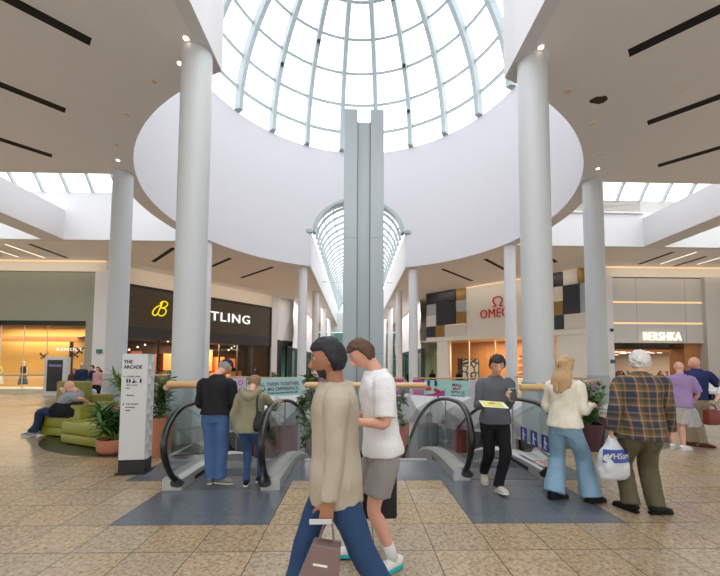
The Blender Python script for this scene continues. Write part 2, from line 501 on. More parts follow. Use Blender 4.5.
    # jambs of the arches
bmesh.ops.remove_doubles(bm, verts=bm.verts[:], dist=1e-4)
bmesh.ops.recalc_face_normals(bm, faces=bm.faces[:])
struct('wall_drum', bm, M['drum_paint'], smooth=True, sharp=30)
for a in (aA, 180-aA, 180+aA, 360-aA):
    c, s = math.cos(math.radians(a)), math.sin(math.radians(a)); bm = bmesh.new(); x = RI*c
    y0_, y1_ = sorted((D+RI*s, D+RO*s)); xa, xb = sorted((x, x+math.copysign(.06, x)))
    box(bm, (xa, y0_, ZC), (xb, y1_, 10.85)); struct('trim_jamb', bm, M['drum_paint'])

# dome: window_1 with ribs, rings, glass
def dp_(phi, a, off=0): return V(((RI-off)*math.cos(phi)*math.cos(a), D+(RI-off)*math.cos(phi)*math.sin(a), ZT+(RI-off)*math.sin(phi)))
w1 = thing('window_1', (0, D, ZT), None, None); w1['kind'] = 'structure'
RHO = [math.radians(q) for q in (0, 9.0, 20.6, 32.6, 44.4, 56.2, 68, 79)]
NR = 22
def rib(a, wd=.19, dp=.4):
    bm = bmesh.new(); t = V((-math.sin(a), math.cos(a), 0)); prev = None
    for i in range(19):
        f = math.radians(80)*i/18; p = dp_(f, a); q = dp_(f, a, dp)
        ring = [bm.verts.new(v) for v in (p+t*wd, p-t*wd, q-t*wd*.7, q+t*wd*.7)]
        if prev:
            for k in range(4): bm.faces.new((prev[k], prev[(k+1) % 4], ring[(k+1) % 4], ring[k]))
        else: bm.faces.new(ring)
        prev = ring
    return bm
for k in range(NR): obj('rib', rib(math.radians(90+360/NR*(k+.5))), M['rib_steel'], w1)
for f in RHO[1:]:
    bm = bmesh.new(); rings = []
    for i in range(97):
        a = 2*PI*i/96; df = .075/RI
        rings.append([bm.verts.new(v) for v in (dp_(f-df, a), dp_(f+df, a), dp_(f+df, a, .15), dp_(f-df, a, .15))])
    for p, q in zip(rings, rings[1:]):
        for k in range(4): bm.faces.new((p[k], p[(k+1) % 4], q[(k+1) % 4], q[k]))
    obj('ring_bar', bm, M['rib_steel'], w1)
bm = bmesh.new(); prev = None
for j in range(25):
    ring = [bm.verts.new(dp_(math.radians(89.8)*j/24, 2*PI*i/72, -.03)) for i in range(72)]
    if prev:
        for k in range(72): bm.faces.new((prev[k], prev[(k+1) % 72], ring[(k+1) % 72], ring[k]))
    prev = ring
obj('glass_pane', bm, M['glass_roof'], w1, smooth=True)

# barrel vault over an arm
def vault(name, P0, dirv, length, hw, zs, rise, step, nlong, arcang=None):
    """P0 centre of the springing line start, dirv along the arm"""
    dirv = V(dirv); side = V((-dirv.y, dirv.x, 0)); P0 = V(P0)
    def pt(t, s, off=0):
        if arcang:
            R = hw/math.sin(arcang); a = arcang*(2*t-1); return P0+dirv*s+side*((R-off)*math.sin(a))+V((0, 0, zs+(R-off)*math.cos(a)-R*math.cos(arcang)))
        a = PI*t; return P0+dirv*s+side*(-(hw-off)*math.cos(a))+V((0, 0, zs+(rise-off)*math.sin(a)))
    w = thing(name, P0+V((0, 0, zs)), None, None); w['kind'] = 'structure'
    N = 28
    bm = bmesh.new()
    for i in range(N):
        bm.faces.new([bm.verts.new(pt(x, s)) for x, s in ((i/N, 0), ((i+1)/N, 0), ((i+1)/N, length), (i/N, length))])
    obj('glass_pane', bm, M['glass_roof'], w, smooth=True)
    k = 0; s = 0.06
    while s < length:
        bm = bmesh.new(); prev = None
        for i in range(N+1):
            ring = [bm.verts.new(pt(i/N, s+ds, of)) for ds, of in ((-.05, .02), (.05, .02), (.05, .2), (-.05, .2))]
            if prev:
                for q in range(4): bm.faces.new((prev[q], prev[(q+1) % 4], ring[(q+1) % 4], ring[q]))
            prev = ring
        obj('rib', bm, M['rib_steel'], w); s += step
    for i in range(1, nlong):
        bm = bmesh.new(); t = i/nlong; c = pt(t, 0, .06); e = pt(t, length, .06)
        tube(bm, [c, e], [.045, .045], seg=6, sub=1); obj('purlin', bm, M['rib_steel'], w)
    return w
vault('window_2', (0, 24.6, 0), (0, 1, 0), 38, 3.2, 10.8, 2.65, 1.25, 10)
vault('window_3', (-9.2, (S0+S1)/2, 0), (-1, 0, 0), 16, (S1-S0)/2, 11.05, 0, 1.35, 6, math.radians(60))
vault('window_4', (9.2, (S0+S1)/2, 0), (1, 0, 0), 16, (S1-S0)/2, 11.05, 0, 1.35, 6, math.radians(60))
# arched rim of the far vault, grey
bm = bmesh.new(); prev = None
for i in range(41):
    a = PI*i/40; y = D+math.sqrt(RI**2-(3.2*math.cos(a))**2)
    ring = [bm.verts.new((-r*math.cos(a), y+dy, 10.8+q*math.sin(a))) for r, q, dy in ((3.22, 2.67, -.04), (3.0, 2.45, -.04), (3.0, 2.45, .5), (3.22, 2.67, .5))]
    if prev:
        for q in range(4): bm.faces.new((prev[q], prev[(q+1) % 4], ring[(q+1) % 4], ring[q]))
    prev = ring
struct('trim_4', bm, M['rib_steel'])
# little caps at the springing, tie rod
bm = bmesh.new()
for s in (-1, 1): box(bm, (s*3.42-.2, 24.2, 10.72), (s*3.42+.2, 24.5, 10.95))
struct('trim_5', bm, M['rib_steel'])
bm = bmesh.new(); tube(bm, [(-3.3, 33, 9.3), (3.3, 33, 9.3)], [.05, .05], seg=8, sub=1); struct('trim_6', bm, M['white_paint'])

# upstand walls of the arms and the skylight slots
def wallbox(name, lo, hi, m): return struct(name, bxm(lo, hi), m)
for s in (-1, 1):
    a, b = sorted((s*AX, s*(AX+.3)))
    wallbox('wall_arch_arm', (a, 24.5, ZC-.02), (b, 62, 10.82), M['white_paint'])
    wallbox('wall_near_arm', (a, -11, ZC-.02), (b, 7.98, 11), M['white_paint'])
    a, b = sorted((s*9.3, s*27))
    top = 11.05 if s < 0 else 10.3
    wallbox('wall_skylight', (a, S1, ZC-.01), (b, S1+.3, top), M['white_paint'])
    wallbox('wall_skylight', (a, S0-.3, ZC+.35), (b, S0, 11.05), M['white_paint'])
    a, b = sorted((s*16.2, s*17.4))
    wallbox('wall_bridge', (a, S0, ZC+.005), (b, S1, 10.0), M['white_paint'])
wallbox('wall_skylight_grille', (9.3, S1+.02, 10.3), (27, S1+.2, 11.05), M['grey_panel'])
bm = bmesh.new(); box(bm, (9.3, S1-.12, 10.25), (16.2, S1, 10.33)); struct('trim_7', bm, M['white_paint'])
bm = bmesh.new()
for i in range(9): box(bm, (9.4, S1-.02, 10.38+i*.075), (16.1, S1+.03, 10.41+i*.075))
struct('trim_8', bm, M['panel_light'])

# far arm: side walls of white folded panels over shop glazing, end wall
for s in (-1, 1):
    bm = bmesh.new(); pts = []
    xs = s*6.7
    for k in range(13):
        y = 37+k*2.0; col_ = [bm.verts.new((xs-s*(.14 if (k+j) % 2 else 0.), y, z)) for j, z in enumerate((3.3, 5.0, 6.7, 8.4))]
        pts.append(col_)
    for p, q in zip(pts, pts[1:]):
        for j in range(3):
            bm.faces.new((p[j], q[j], q[j+1])); bm.faces.new((p[j], q[j+1], p[j+1]))
    struct('wall_far_arm', bm, M['white_paint'])
    for k in range(6):
        y = 37+k*4; a, b = sorted((s*6.7, s*7.1))
        t = thing('shop_front', (s*6.8, y+2, -.42), f'dark framed shop window along the {"left" if s < 0 else "right"} side of the far arm', 'shop front', f'shop windows along the {"left" if s < 0 else "right"} side of the far arm')
        bm = bmesh.new(); box(bm, (a, y, -.42), (b, y+.18, 3.3)); box(bm, (a, y+.18, 2.9), (b, y+4, 3.3)); obj('frame', bm, M['dark_frame'], t)
        obj('glass_pane', bxm((min(s*6.75, s*6.78), y+.18, -.42), (max(s*6.75, s*6.78), y+4, 2.9)), M['glass_teal'], t)
        obj('back_wall', bxm((min(s*8.6, s*8.8), y+.18, -.42), (max(s*8.6, s*8.8), y+4, 3.2)), M['wood_tan'] if s > 0 else M['grey_panel'], t)
wallbox('wall_end', (-8, 61.5, 7.2), (8, 62, 10.6), M['white_paint'])
bm = bmesh.new(); box(bm, (-3.3, 61.6, 10.6), (3.3, 61.7, 13.5)); struct('window_5', bm, M['glass_teal'])
bm = bmesh.new(); box(bm, (-8, 61.8, -.42), (8, 61.9, 7.2)); struct('window_6', bm, M['glass_teal'])
wallbox('wall_beyond', (-8, 63, -.42), (8, 63.3, 7.2), M['panel_light'])
bm = bmesh.new()
for i in range(9): box(bm, (-8+i*2-.05, 61.6, -.42), (-8+i*2+.05, 61.8, 7.2))
for z in (2.5, 5): box(bm, (-8, 61.6, z-.05), (8, 61.8, z+.05))
struct('trim_9', bm, M['rib_steel'])

# room walls that close the hall behind and beside the camera
# unseen glazing added behind the camera as fill light, with white mullions
w7 = thing('window_7', (0, -11, 0), None, None); w7['kind'] = 'structure'
for k in range(18): obj('glass_pane', bxm((-27+3*k+.06, -11.05, .1), (-27+3*k+2.94, -11.02, 4.6)), M['glass_fill'], w7); obj('mullion', bxm((-27+3*k-.06, -11.2, 0), (-27+3*k+.06, -11, 4.6)), M['white_paint'], w7)
wallbox('wall_back', (-27, -11.3, 4.6), (27, -11, 11), M['cream'])
wallbox('wall_left', (-27.3, 11, -.5), (-27, 66, 11.5), M['cream']); wallbox('wall_right', (27, 11, -.5), (27.3, 66, 11.5), M['cream'])
for n_, s in ((8, -1), (9, 1)):
    w8 = thing('window_%d' % n_, (s*27, 0, 0), None, None); w8['kind'] = 'structure'  # side glazing out of view, added to let in more fill light
    for k in range(7): obj('glass_pane', bxm((s*27.0-.015, -11+3.14*k+.06, .1), (s*27.0+.015, -11+3.14*k+3.08, 5.2)), M['glass_fill'], w8); obj('mullion', bxm((s*27-.1, -11+3.14*k-.06, 0), (s*27+.1, -11+3.14*k+.06, 5.2)), M['white_paint'], w8)
    wallbox('wall_left_upper' if s < 0 else 'wall_right_upper', (s*27-.15, -11, 5.2), (s*27+.15, 11, 11), M['cream'])
wallbox('wall_far_left', (-27, 66, -.5), (-8, 66.3, 9), M['cream']); wallbox('wall_far_right', (8, 66, -.5), (27, 66.3, 9), M['cream'])

# ceiling slots, LED strips, downlights, access panels
def strip(a, b, w, m, z=ZC, dz_=-.006):
    bm = bmesh.new(); obox(bm, a, b, z+dz_, z+.004, -w/2, w/2); return bm
slots = [((-5.8, 7.3), (-1, -.98), 4.0), ((-8.0, 9.4), (-1, -1), 3.2), ((-10.15, 11.55), (-1, -1), 2.6), ((5.72, 7.25), (1, -1), 4.0), ((7.95, 9.42), (1, -1), 3.4), ((10.05, 11.5), (1, -1), 3),
         ((-10.85, 20.8), (-1, 1.03), 4.1), ((-8.2, 22.7), (-1, 1), 4.1), ((-5.96, 24.7), (-1, 1.0), 4.6), ((5.93, 24.74), (1, 1.05), 4.8), ((8.09, 22.27), (1, 1.05), 4.0), ((10.9, 20.7), (1, 1.0), 3.0),
         ((-18.8, 20.4), (0, 1), 2.7), ((18.73, 20.45), (0, 1), 2.6), ((21.5, 21.2), (0, 1), 2.2)]
where = ['in the near left ceiling nearest the camera', 'in the near left ceiling, second from the camera', 'in the near left ceiling by the skylight', 'in the near right ceiling nearest the camera', 'in the near right ceiling, second from the camera', 'in the near right ceiling by the skylight',
         'over the seats before the watch shop sign', 'behind the big left column', 'before the far arm on the left', 'before the far arm on the right', 'over the shop front with the red sign', 'right of the big right column', 'over the left fashion shop', 'over the grey right shop front', 'at the far right over the grey shop front']
for (p, d, L), wh in zip(slots, where):
    p = V(p); d = V(d).normalized()
    tag(obj('ceiling_slot', strip(p, p+d*L, .25, None), M['black_slot']), 'long black linear slot '+wh, 'ceiling slot', 'black slots in the ceilings')
for (p, L, wh) in (((-20.25, 20.5), 2.6, 'nearest the black slot in the left ceiling'), ((-21.8, 20.6), 2.4, 'at the far left of the left ceiling'), ((20.1, 20.4), 2.5, 'nearest the black slot in the right ceiling'), ((21.68, 23.2), .0, ''), ((22.6, 20.5), 2.4, 'at the far right of the right ceiling')):
    if not L: continue
    p = V(p); tag(obj('light_strip', strip(p, p+V((0, L)), .06, None), M['led_white']), 'thin white lit ceiling strip '+wh, 'light', 'lit strips in the ceilings')
def downlight(x, y, lit, label):
    t = thing('downlight', (x, y, ZC-.03), label, 'light', 'small round downlights around the opening')
    bm = bmesh.new(); lathe(bm, (x, y, ZC-.012), [(.075, 0), (.075, .014), (.055, .014), (.055, .0)], 20); obj('trim_ring', bm, M['cream'], t)
    obj('lens', cylm((x, y), .056, ZC-.02, ZC-.006, 20), M['lamp' if lit else 'wood_tan'], t)
DL = [(-3.74, 7.15), (-4.17, 7.78), (-5.05, 8.32), (-6.42, 9.48), (-7.62, 10.89), (-8.13, 11.72)]
for s in (-1, 1):
    for i, (x, y) in enumerate(DL):
        if s > 0 and i == 1: continue
        downlight(-x*s, y, i in (0, 1, 5), f'{"lit" if i in (0, 1, 5) else "unlit"} round downlight in the {"right" if s > 0 else "left"} ceiling, {("nearest", "second from", "third from", "fourth from", "fifth from", "farthest from")[i]} the thick column')
for s, y in ((-1, 6.55), (1, 6.55)):
    bm = bmesh.new(); x0 = s*4.58; c = V((x0, y+.3))
    for a, b in (((-.32, -.3), (.32, -.3)), ((.32, -.3), (.32, .3)), ((.32, .3), (-.32, .3)), ((-.32, .3), (-.32, -.3))):
        obox(bm, c+V(a), c+V(b), ZC-.002, ZC+.002, -.006, .006)
    tag(obj('access_panel', bm, M['cream']), f'square flush access panel in the {"left" if s < 0 else "right"} ceiling near the thick column', 'ceiling panel')
# damaged patches in the right ceiling
bm = bmesh.new(); rr = random.Random(5)
bm.faces.new([bm.verts.new((6.0+(.13+.08*rr.random())*math.cos(2*PI*i/11)*1.2, 8.6+(.1+.07*rr.random())*math.sin(2*PI*i/11), ZC-.004)) for i in range(11)])
tag(obj('ceiling_hole', bm, M['brown_dark']), 'ragged brown hole broken in the right ceiling plaster', 'ceiling damage')
bm = bmesh.new(); tube(bm, [(7.25, 8.54, ZC-.002), (7.72, 8.6, ZC-.002), (7.83, 8.49, ZC-.002), (7.79, 8.07, ZC-.002), (7.33, 8.02, ZC-.002)], [.006, .012, .006, .012, .004], seg=6)
tag(obj('ceiling_stain', bm, M['cream']), 'faint brown cracked stain in the right ceiling', 'ceiling damage')

# ------------------------------------------------------------------ columns
def column(p, r, z0, label, sleeve=False, pm='column_paint'):
    if r < .312: pm = 'white_paint'  # far shafts get a lighter colour to make up for their shade
    t = thing('column', (p.x, p.y, z0), label, 'column', 'round white columns')
    obj('shaft', cylm((p.x, p.y), r, z0, ZC+.01, 48), M[pm], t, smooth=True, sharp=40)
    zz = zf(p.y)
    bm = bmesh.new(); lathe(bm, (p.x, p.y, zz), [(r+.015, 0), (r+.015, .28), (r, .28)], 48); obj('base_ring', bm, M['steel'], t, smooth=True, sharp=40)
    bm = bmesh.new(); lathe(bm, (p.x, p.y, ZC-.05), [(r+.0, 0), (r+.03, .03), (r+.03, .05), (r, .05)], 48); obj('collar', bm, M['column_paint'], t, smooth=True, sharp=40)
    if sleeve:
        bm = bmesh.new(); lathe(bm, (p.x, p.y, zz), [(r+.03, .28), (r+.03, 1.25), (r, 1.25)], 48); obj('sleeve', bm, M['panel_blue'], t, smooth=True, sharp=40)
column(L1+V((-0.08, 0)), .312, -.0, 'thick white column behind the man in the black jacket', True)
column(R1+V((0.00, 0)), .312, -.0, 'thick white column right of the man reading a paper', True)
column(L2+V((0.15, 0)), .32, 0, 'white column behind the green seats and plants', True)
column(R2+V((-0.13, 0)), .325, 0, 'white column between the blonde woman and the man in plaid', True)
column(L3+V((0.12, 0)), .31, -5.5, 'white column half hidden behind the thick left column')
column(R3+V((-0.08, 0)), .31, -5.5, 'white column standing before the red shop lettering')
column(L4+V((-0.30, 0)), .31, -5.5, 'white column left of the far arm at the void edge')
column(R4+V((0.30, 0)), .31, -5.5, 'white column right of the far arm at the void edge')
for k, y in enumerate((33, 42.3, 52.5)):
    for s in (-1, 1):
        column(V((s*(3.9+.1*k), y)), .3, -.42, f'white column {("first","second","third")[k]} along the {"left" if s < 0 else "right"} side of the far arm')

# central steel pillar rising from the lower level
t = thing('pillar', (.1, 13, -5.5), 'tall grey metal clad square pillar rising in the middle of the void', 'pillar')
x0, x1 = -.64, .86; y0 = 13
for a, b in ((x0, x0+.5), (x1-.5, x1)):
    obj('clad_panel', bxm((a, y0, -5.5), (b, y0+1.3, 11.27), .01), M['pillar_steel'], t)
obj('recess_panel', bxm((x0+.48, y0+.16, -5.5), (x1-.48, y0+1.1, 10.85)), M['pillar_steel'], t)
bm = bmesh.new()
for xx in (x0+.49, x1-.53): box(bm, (xx, y0+.1, -5.5), (xx+.04, y0+.2, 10.85))
obj('channel', bm, M['pillar_groove'], t)
bm = bmesh.new()
for z in (2.0, 6.3):
    for a, b in ((x0, x0+.5), (x1-.5, x1)): box(bm, (a, y0-.004, z), (b, y0+.004, z+.015))
obj('joint', bm, M['pillar_groove'], t)
# small spotlights clipped on the dome ribs
for (k, f, lab) in ((2, 27, 'small dark spotlight clipped low on a left dome rib'), (1, 41, 'small dark spotlight high on a dome rib left of the pillar'), (20, 56, 'small dark spotlight topmost on a dome rib right of the pillar'), (20, 33, 'small dark spotlight halfway up a dome rib right of the pillar'), (20, 15, 'small dark spotlight low on a dome rib right of the pillar')):
    p = dp_(math.radians(f), math.radians(90+360/NR*(k+.5)), .42)
    t = thing('spotlight', p, lab, 'spotlight', 'spotlights on the dome ribs')
    bm = bmesh.new(); tube(bm, [p+V((0, 0, .22)), p+V((0, 0, .0))], [.03, .03], seg=8, sub=1); obj('bracket', bm, M['steel'], t)
    bm = bmesh.new(); tube(bm, [p+V((0, .12, .04)), p+V((0, -.14, -.1))], [.09, .11], seg=12, sub=1); obj('lamp_head', bm, M['black'], t)
# ------------------------------------------------------------------ shop fronts
def P2(A, B, u, t=0):
    A = V(A); B = V(B); d = (B-A).normalized(); n = V((-d.y, d.x)); p = A+d*u+n*t
    return V((p.x, p.y, 0))
def lampsin(t, pts, m='lamp', r=.07):
    for p in pts:
        bm = bmesh.new(); ball(bm, p, r, 8); obj('spot_lamp', bm, M[m], t)
def arealight(name, loc, sx, sy, energy, col, rot):
    l = bpy.data.lights.new(name, 'AREA'); l.shape = 'RECTANGLE'; l.size = sx; l.size_y = sy; l.energy = energy; l.color = col
    o = bpy.data.objects.new(name, l); C.objects.link(o); o.location = loc; o.rotation_euler = rot; return o

# --- watch shop, left: wall runs from A to B, away to the right; inside is on its left side
A, B = (-16.2, 25.2), (-8.6, 35.2); LB = (V(B)-V(A)).length
BR = thing('storefront', P2(A, B, LB/2)+V((0, 0, -.42)), 'watch shop front with a dark brown sign band behind the thick left column', 'storefront')
obj('bulkhead', obm(A, B, 7.2, ZC, -.05, .5, -.3, LB+1.3), M['cream'], BR)
obj('fascia', obm(A, B, 4.22, 7.2, 0, .5), M['sign_brown'], BR)
bm = bmesh.new(); obox(bm, A, B, 7.08, 7.22, -.08, 0, -.02, LB+.12); obox(bm, A, B, 3.3, 7.1, -.08, .4, LB, LB+.14); obj('frame', bm, M['dark_frame'], BR)
obj('transom', obm(A, B, 3.35, 4.22, -.03, .4), M['charcoal'], BR)
obj('pilaster', obm(A, B, -.42, ZC, -.1, .6, LB+.14, LB+.85), M['white_paint'], BR)
obj('glass_pane', obm(A, B, -.3, 3.35, .05, .08), M['glass_shop'], BR)
bm = bmesh.new()
for u in (0, 2.2, 4.4, 7.2, 9.0, 10.6, LB): obj('mullion', obm(A, B, -.42, 3.35, 0, .14, u-.06, u+.06), M['dark_frame'], BR)
obox(bm, A, B, -.42, -.1, 0, .14); obj('sill', bm, M['dark_frame'], BR)
obj('solid_bay', obm(A, B, -.42, 3.35, .12, .2, 10.66, LB), M['brown_dark'], BR)
obj('back_wall', obm(A, B, -.42, 3.4, 4.2, 4.4, -2, LB+.5), M['brown_dark'], BR)
obj('interior_ceiling', obm(A, B, 3.36, 3.42, .3, 4.4, -2, LB+.5), M['dark_frame'], BR)
rr = random.Random(11)
for k in range(9):
    u = .4+k*1.15; z0 = .4+rr.random()*.8
    obj('display_panel', obm(A, B, z0, z0+1.3+rr.random(), 2.4+rr.random()*1.4, 3.9, u, u+.8), M['copper' if k % 3 else 'wood_warm'], BR)
for k in range(6): obj('display_case', obm(A, B, -.42, .75+.2*(k % 2), .8, 1.4, .3+k*1.7, 1.5+k*1.7), M['wood_warm'], BR)
lampsin(BR, [P2(A, B, .6+k*.9, 1.0+(k % 3)*.9)+V((0, 0, 2.6+.25*(k % 4))) for k in range(12)], 'lamp', .06)
d = (V(B)-V(A)).normalized(); R3d = V((d.x, d.y, 0)); nrm = V((-d.y, d.x, 0))
# lettering of the watch shop
bm = text('BREITLING', 1.1, P2(A, B, 3.5, -.1)+V((0, 0, 5.28)), R3d, (0, 0, 1), .04, .004, spacing=1.15)
scalefit(bm, R3d, 6.6, P2(A, B, 3.5, -.1)+V((0, 0, 5.28)))
tag(obj('sign_lettering', bm, M['letter_white']), 'white capital letters on the dark brown watch shop band', 'shop sign')
o3 = P2(A, B, 1.68, -.1)+V((0, 0, 5.2))
q = lambda x, z: o3+R3d*(x*1.02)+V((0, 0, z*1.1))
bm = bmesh.new()
for pts in ([(.52, .98), (.45, .5), (.36, .06), (.18, -.04), (.03, .12), (.1, .42), (.34, .66), (.55, .72)],
            [(.42, .9), (.62, 1.0), (.86, .92), (.88, .72), (.7, .56), (.5, .52), (.78, .5), (.92, .34), (.86, .08), (.62, -.03), (.44, .08)],
            [(.52, .98), (.4, .84), (.5, .72)]):
    tube(bm, [q(p[0]+.22*(p[1]-.5), p[1]) for p in pts], [.038]*len(pts), seg=8, sub=5)
tag(obj('sign_emblem', bm, M['sign_yellow']), 'yellow lit script letter emblem on the brown watch shop band', 'shop sign')
bm = bmesh.new(); c = P2(A, B, 8.6, .7)+V((0, 0, 1.45))
for r, m_ in ((.42, 0),): lathe(bm, (0, 0, 0), [(r, 0), (r, .08)], 28)
ax = Matrix((R3d, V((0, 0, 1)), -nrm)).transposed()
for v in bm.verts: v.co = c+ax @ v.co
ck = obj('clock', bm, M['paper'], None); tag(ck, 'round pale clock face hanging in the watch shop window', 'clock')
bm = bmesh.new(); tube(bm, [c-nrm*.1, c-nrm*.1+R3d*.2], [.02, .02], seg=6, sub=1); tube(bm, [c-nrm*.1, c-nrm*.1-R3d*.25], [.02, .02], seg=6, sub=1); obj('clock_hand', bm, M['black'], ck)

# folded white wall and dark kiosk front beyond the watch shop
bm = bmesh.new(); A2, B2 = P2(A, B, LB+.85), V((-6.75, 38.5, 0)); prev = None
for k in range(5):
    p = A2.lerp(B2, k/4); colv = [bm.verts.new((p.x+(.1 if (k+j) % 2 else 0), p.y-.1, z)) for j, z in enumerate((4.0, 5.5, 7.0, 8.38))]
    if prev:
        for j in range(3): bm.faces.new((prev[j], colv[j], colv[j+1])); bm.faces.new((prev[j], colv[j+1], prev[j+1]))
    prev = colv
struct('wall_left_folded', bm, M['white_paint'])
KB = thing('storefront', (A2.x, A2.y, -.42), 'dark framed glazed corner shop between the watch shop and the far arm', 'storefront')
bm = bmesh.new(); a2, b2 = (A2.x, A2.y), (B2.x, B2.y)
obox(bm, a2, b2, 3.5, 4.05, -.1, .2); obox(bm, a2, b2, -.42, 3.5, -.1, .2, 0, .7); obox(bm, a2, b2, -.42, 3.5, -.1, .1, 1.5, 1.65); obj('frame', bm, M['dark_frame'], KB)
obj('glass_pane', obm(a2, b2, -.42, 3.5, 0, .03, .7), M['glass_teal'], KB); obj('back_wall', obm(a2, b2, -.42, 3.5, 1.4, 1.6), M['grey_panel'], KB)

# --- left fashion shop
SG = thing('storefront', (-20, 23.8, -.42), 'pale sage shop front with a wide warm orange display window at far left', 'storefront')
Y0 = 23.7
obj('bulkhead', bxm((-27, Y0-.1, 7.64), (-16.6, Y0+.4, ZC)), M['cream'], SG)
bm = bmesh.new(); box(bm, (-27, Y0, 4.37), (-17.35, Y0+.4, 7.64)); box(bm, (-17.9, Y0, -.42), (-17.35, Y0+.4, 4.37)); obj('fascia', bm, M['sage'], SG)
obj('pilaster', bxm((-17.35, Y0-.1, -.42), (-16.3, Y0+1.6, 7.7)), M['white_paint'], SG)
obj('cove_light', bxm((-27, Y0-.14, ZC-.09), (-16.7, Y0-.1, ZC-.03)), M['led_warm'], SG)
obj('window_head', bxm((-27, Y0-.02, 4.05), (-17.9, Y0+.2, 4.37)), M['black'], SG)
obj('glass_pane', bxm((-27, Y0+.1, -.42), (-17.9, Y0+.13, 4.1)), M['glass_shop'], SG)
bm = bmesh.new()
for x in (-23.4, -21.9, -20.4): box(bm, (x-.015, Y0+.08, -.42), (x+.015, Y0+.12, 4.1))
obj('glazing_joint', bm, M['grey_panel'], SG)
obj('back_wall', bxm((-27, Y0+2.6, -.42), (-17.6, Y0+2.8, 4.4)), M['warm_wall'], SG)
obj('side_wall', bxm((-17.75, Y0+.2, -.42), (-17.6, Y0+2.7, 4.4)), M['warm_wall'], SG)
obj('lintel', bxm((-27, Y0+1.6, 3.1), (-17.8, Y0+1.8, 3.45)), M['wood_warm'], SG)
obj('interior_ceiling', bxm((-27, Y0+.2, 4.2), (-17.6, Y0+2.8, 4.3)), M['brown_dark'], SG)
obj('plinth', bxm((-27, Y0+.2, -.42), (-17.8, Y0+2.6, -.1)), M['cream'], SG)
bm = text('REMOLT', .28, (-19.75, Y0+.07, 2.4), (1, 0, 0), (0, 0, 1), .01, 0, spacing=1.25); scalefit(bm, (1, 0, 0), 1.65, (-19.75, Y0+.07, 2.38))
tag(obj('sign_lettering', bm, M['letter_white']), 'small white letters on the orange window display wall', 'shop sign')
def mannequin(x, top, skirt, label, z0=-.1, y=Y0+1.0):
    t = thing('mannequin', (x, y, z0), label, 'mannequin', 'mannequins in the orange window')
    bm = bmesh.new(); ball(bm, (x, y, z0+1.72), (.075, .09, .11), 10); tube(bm, [(x, y, z0+1.62), (x, y, z0+1.45)], [.045, .06], seg=10, sub=1)
    tube(bm, [(x-.2, y, z0+1.4), (x-.26, y-.03, z0+1.1), (x-.2, y-.12, z0+.9)], [.04, .035, .025], seg=8); tube(bm, [(x+.2, y, z0+1.4), (x+.26, y-.03, z0+1.1), (x+.2, y-.12, z0+.9)], [.04, .035, .025], seg=8)
    for s in (-.09, .09): tube(bm, [(x+s, y, z0+.6), (x+s, y, z0+.02)], [.06, .035], seg=8, sub=1)
    obj('figure', remesh(bm, .03), M['cream'], t, smooth=True)
    bm = bmesh.new(); tube(bm, [(x, y, z0+1.48), (x, y, z0+1.35), (x, y, z0+1.05)], [(.15, .08), (.19, .12), (.14, .1)], X=(1, 0, 0), seg=16); obj('top', bm, mat('mq_top', top), t, smooth=True)
    bm = bmesh.new(); tube(bm, [(x, y, z0+1.06), (x, y, z0+.8), (x, y, z0+.25)], [(.14, .1), (.2, .16), (.3, .24)], X=(1, 0, 0), seg=16); obj('skirt', bm, mat('mq_skirt', skirt), t, smooth=True)
mannequin(-24.3, (214, 214, 60), (226, 228, 220), 'shop window mannequin in a yellow top and white skirt')
mannequin(-22.65, (40, 36, 38), (52, 48, 50), 'shop window mannequin in a black top and dark skirt')
for i, (x, z, y) in enumerate(((-21.3, 2.05, .9), (-19.0, 2.45, 1.0), (-19.75, 2.2, 1.6))):
    bm = bmesh.new(); c = V((x, Y0+y, z)); rr = random.Random(i)
    for s in (-1, 1):
        for a, b in ((.32, .2), (.24, -.12)):
            bm.faces.new([bm.verts.new(c+V(p)) for p in ((0, 0, .02), (s*a*.6, .02, b+.06), (s*a, .05, b), (s*a*.7, .02, b-.12), (0, 0, -.05))])
    tube(bm, [c+V((0, -.01, .1)), c+V((0, -.01, -.1))], [.025, .02], seg=6, sub=1)
    tag(obj('butterfly', bm, M['black']), ('black paper butterfly hanging left of the white kiosk', 'black paper butterfly near the small white letters', 'black paper butterfly above the white kiosk')[i], 'decoration', 'butterflies in the orange window')
bm = bmesh.new(); tube(bm, [(-18.2, Y0+1.2, 4.2), (-18.3, Y0+1.2, 3.2), (-18.1, Y0+1.2, 2.5)], [.03, .06, .03], seg=8); tube(bm, [(-18.3, Y0+1.2, 3.2), (-18.8, Y0+1.3, 3.1)], [.03, .015], seg=6)
tag(obj('branch', bm, M['brown_dark']), 'brown hanging branch in the orange display window', 'decoration')

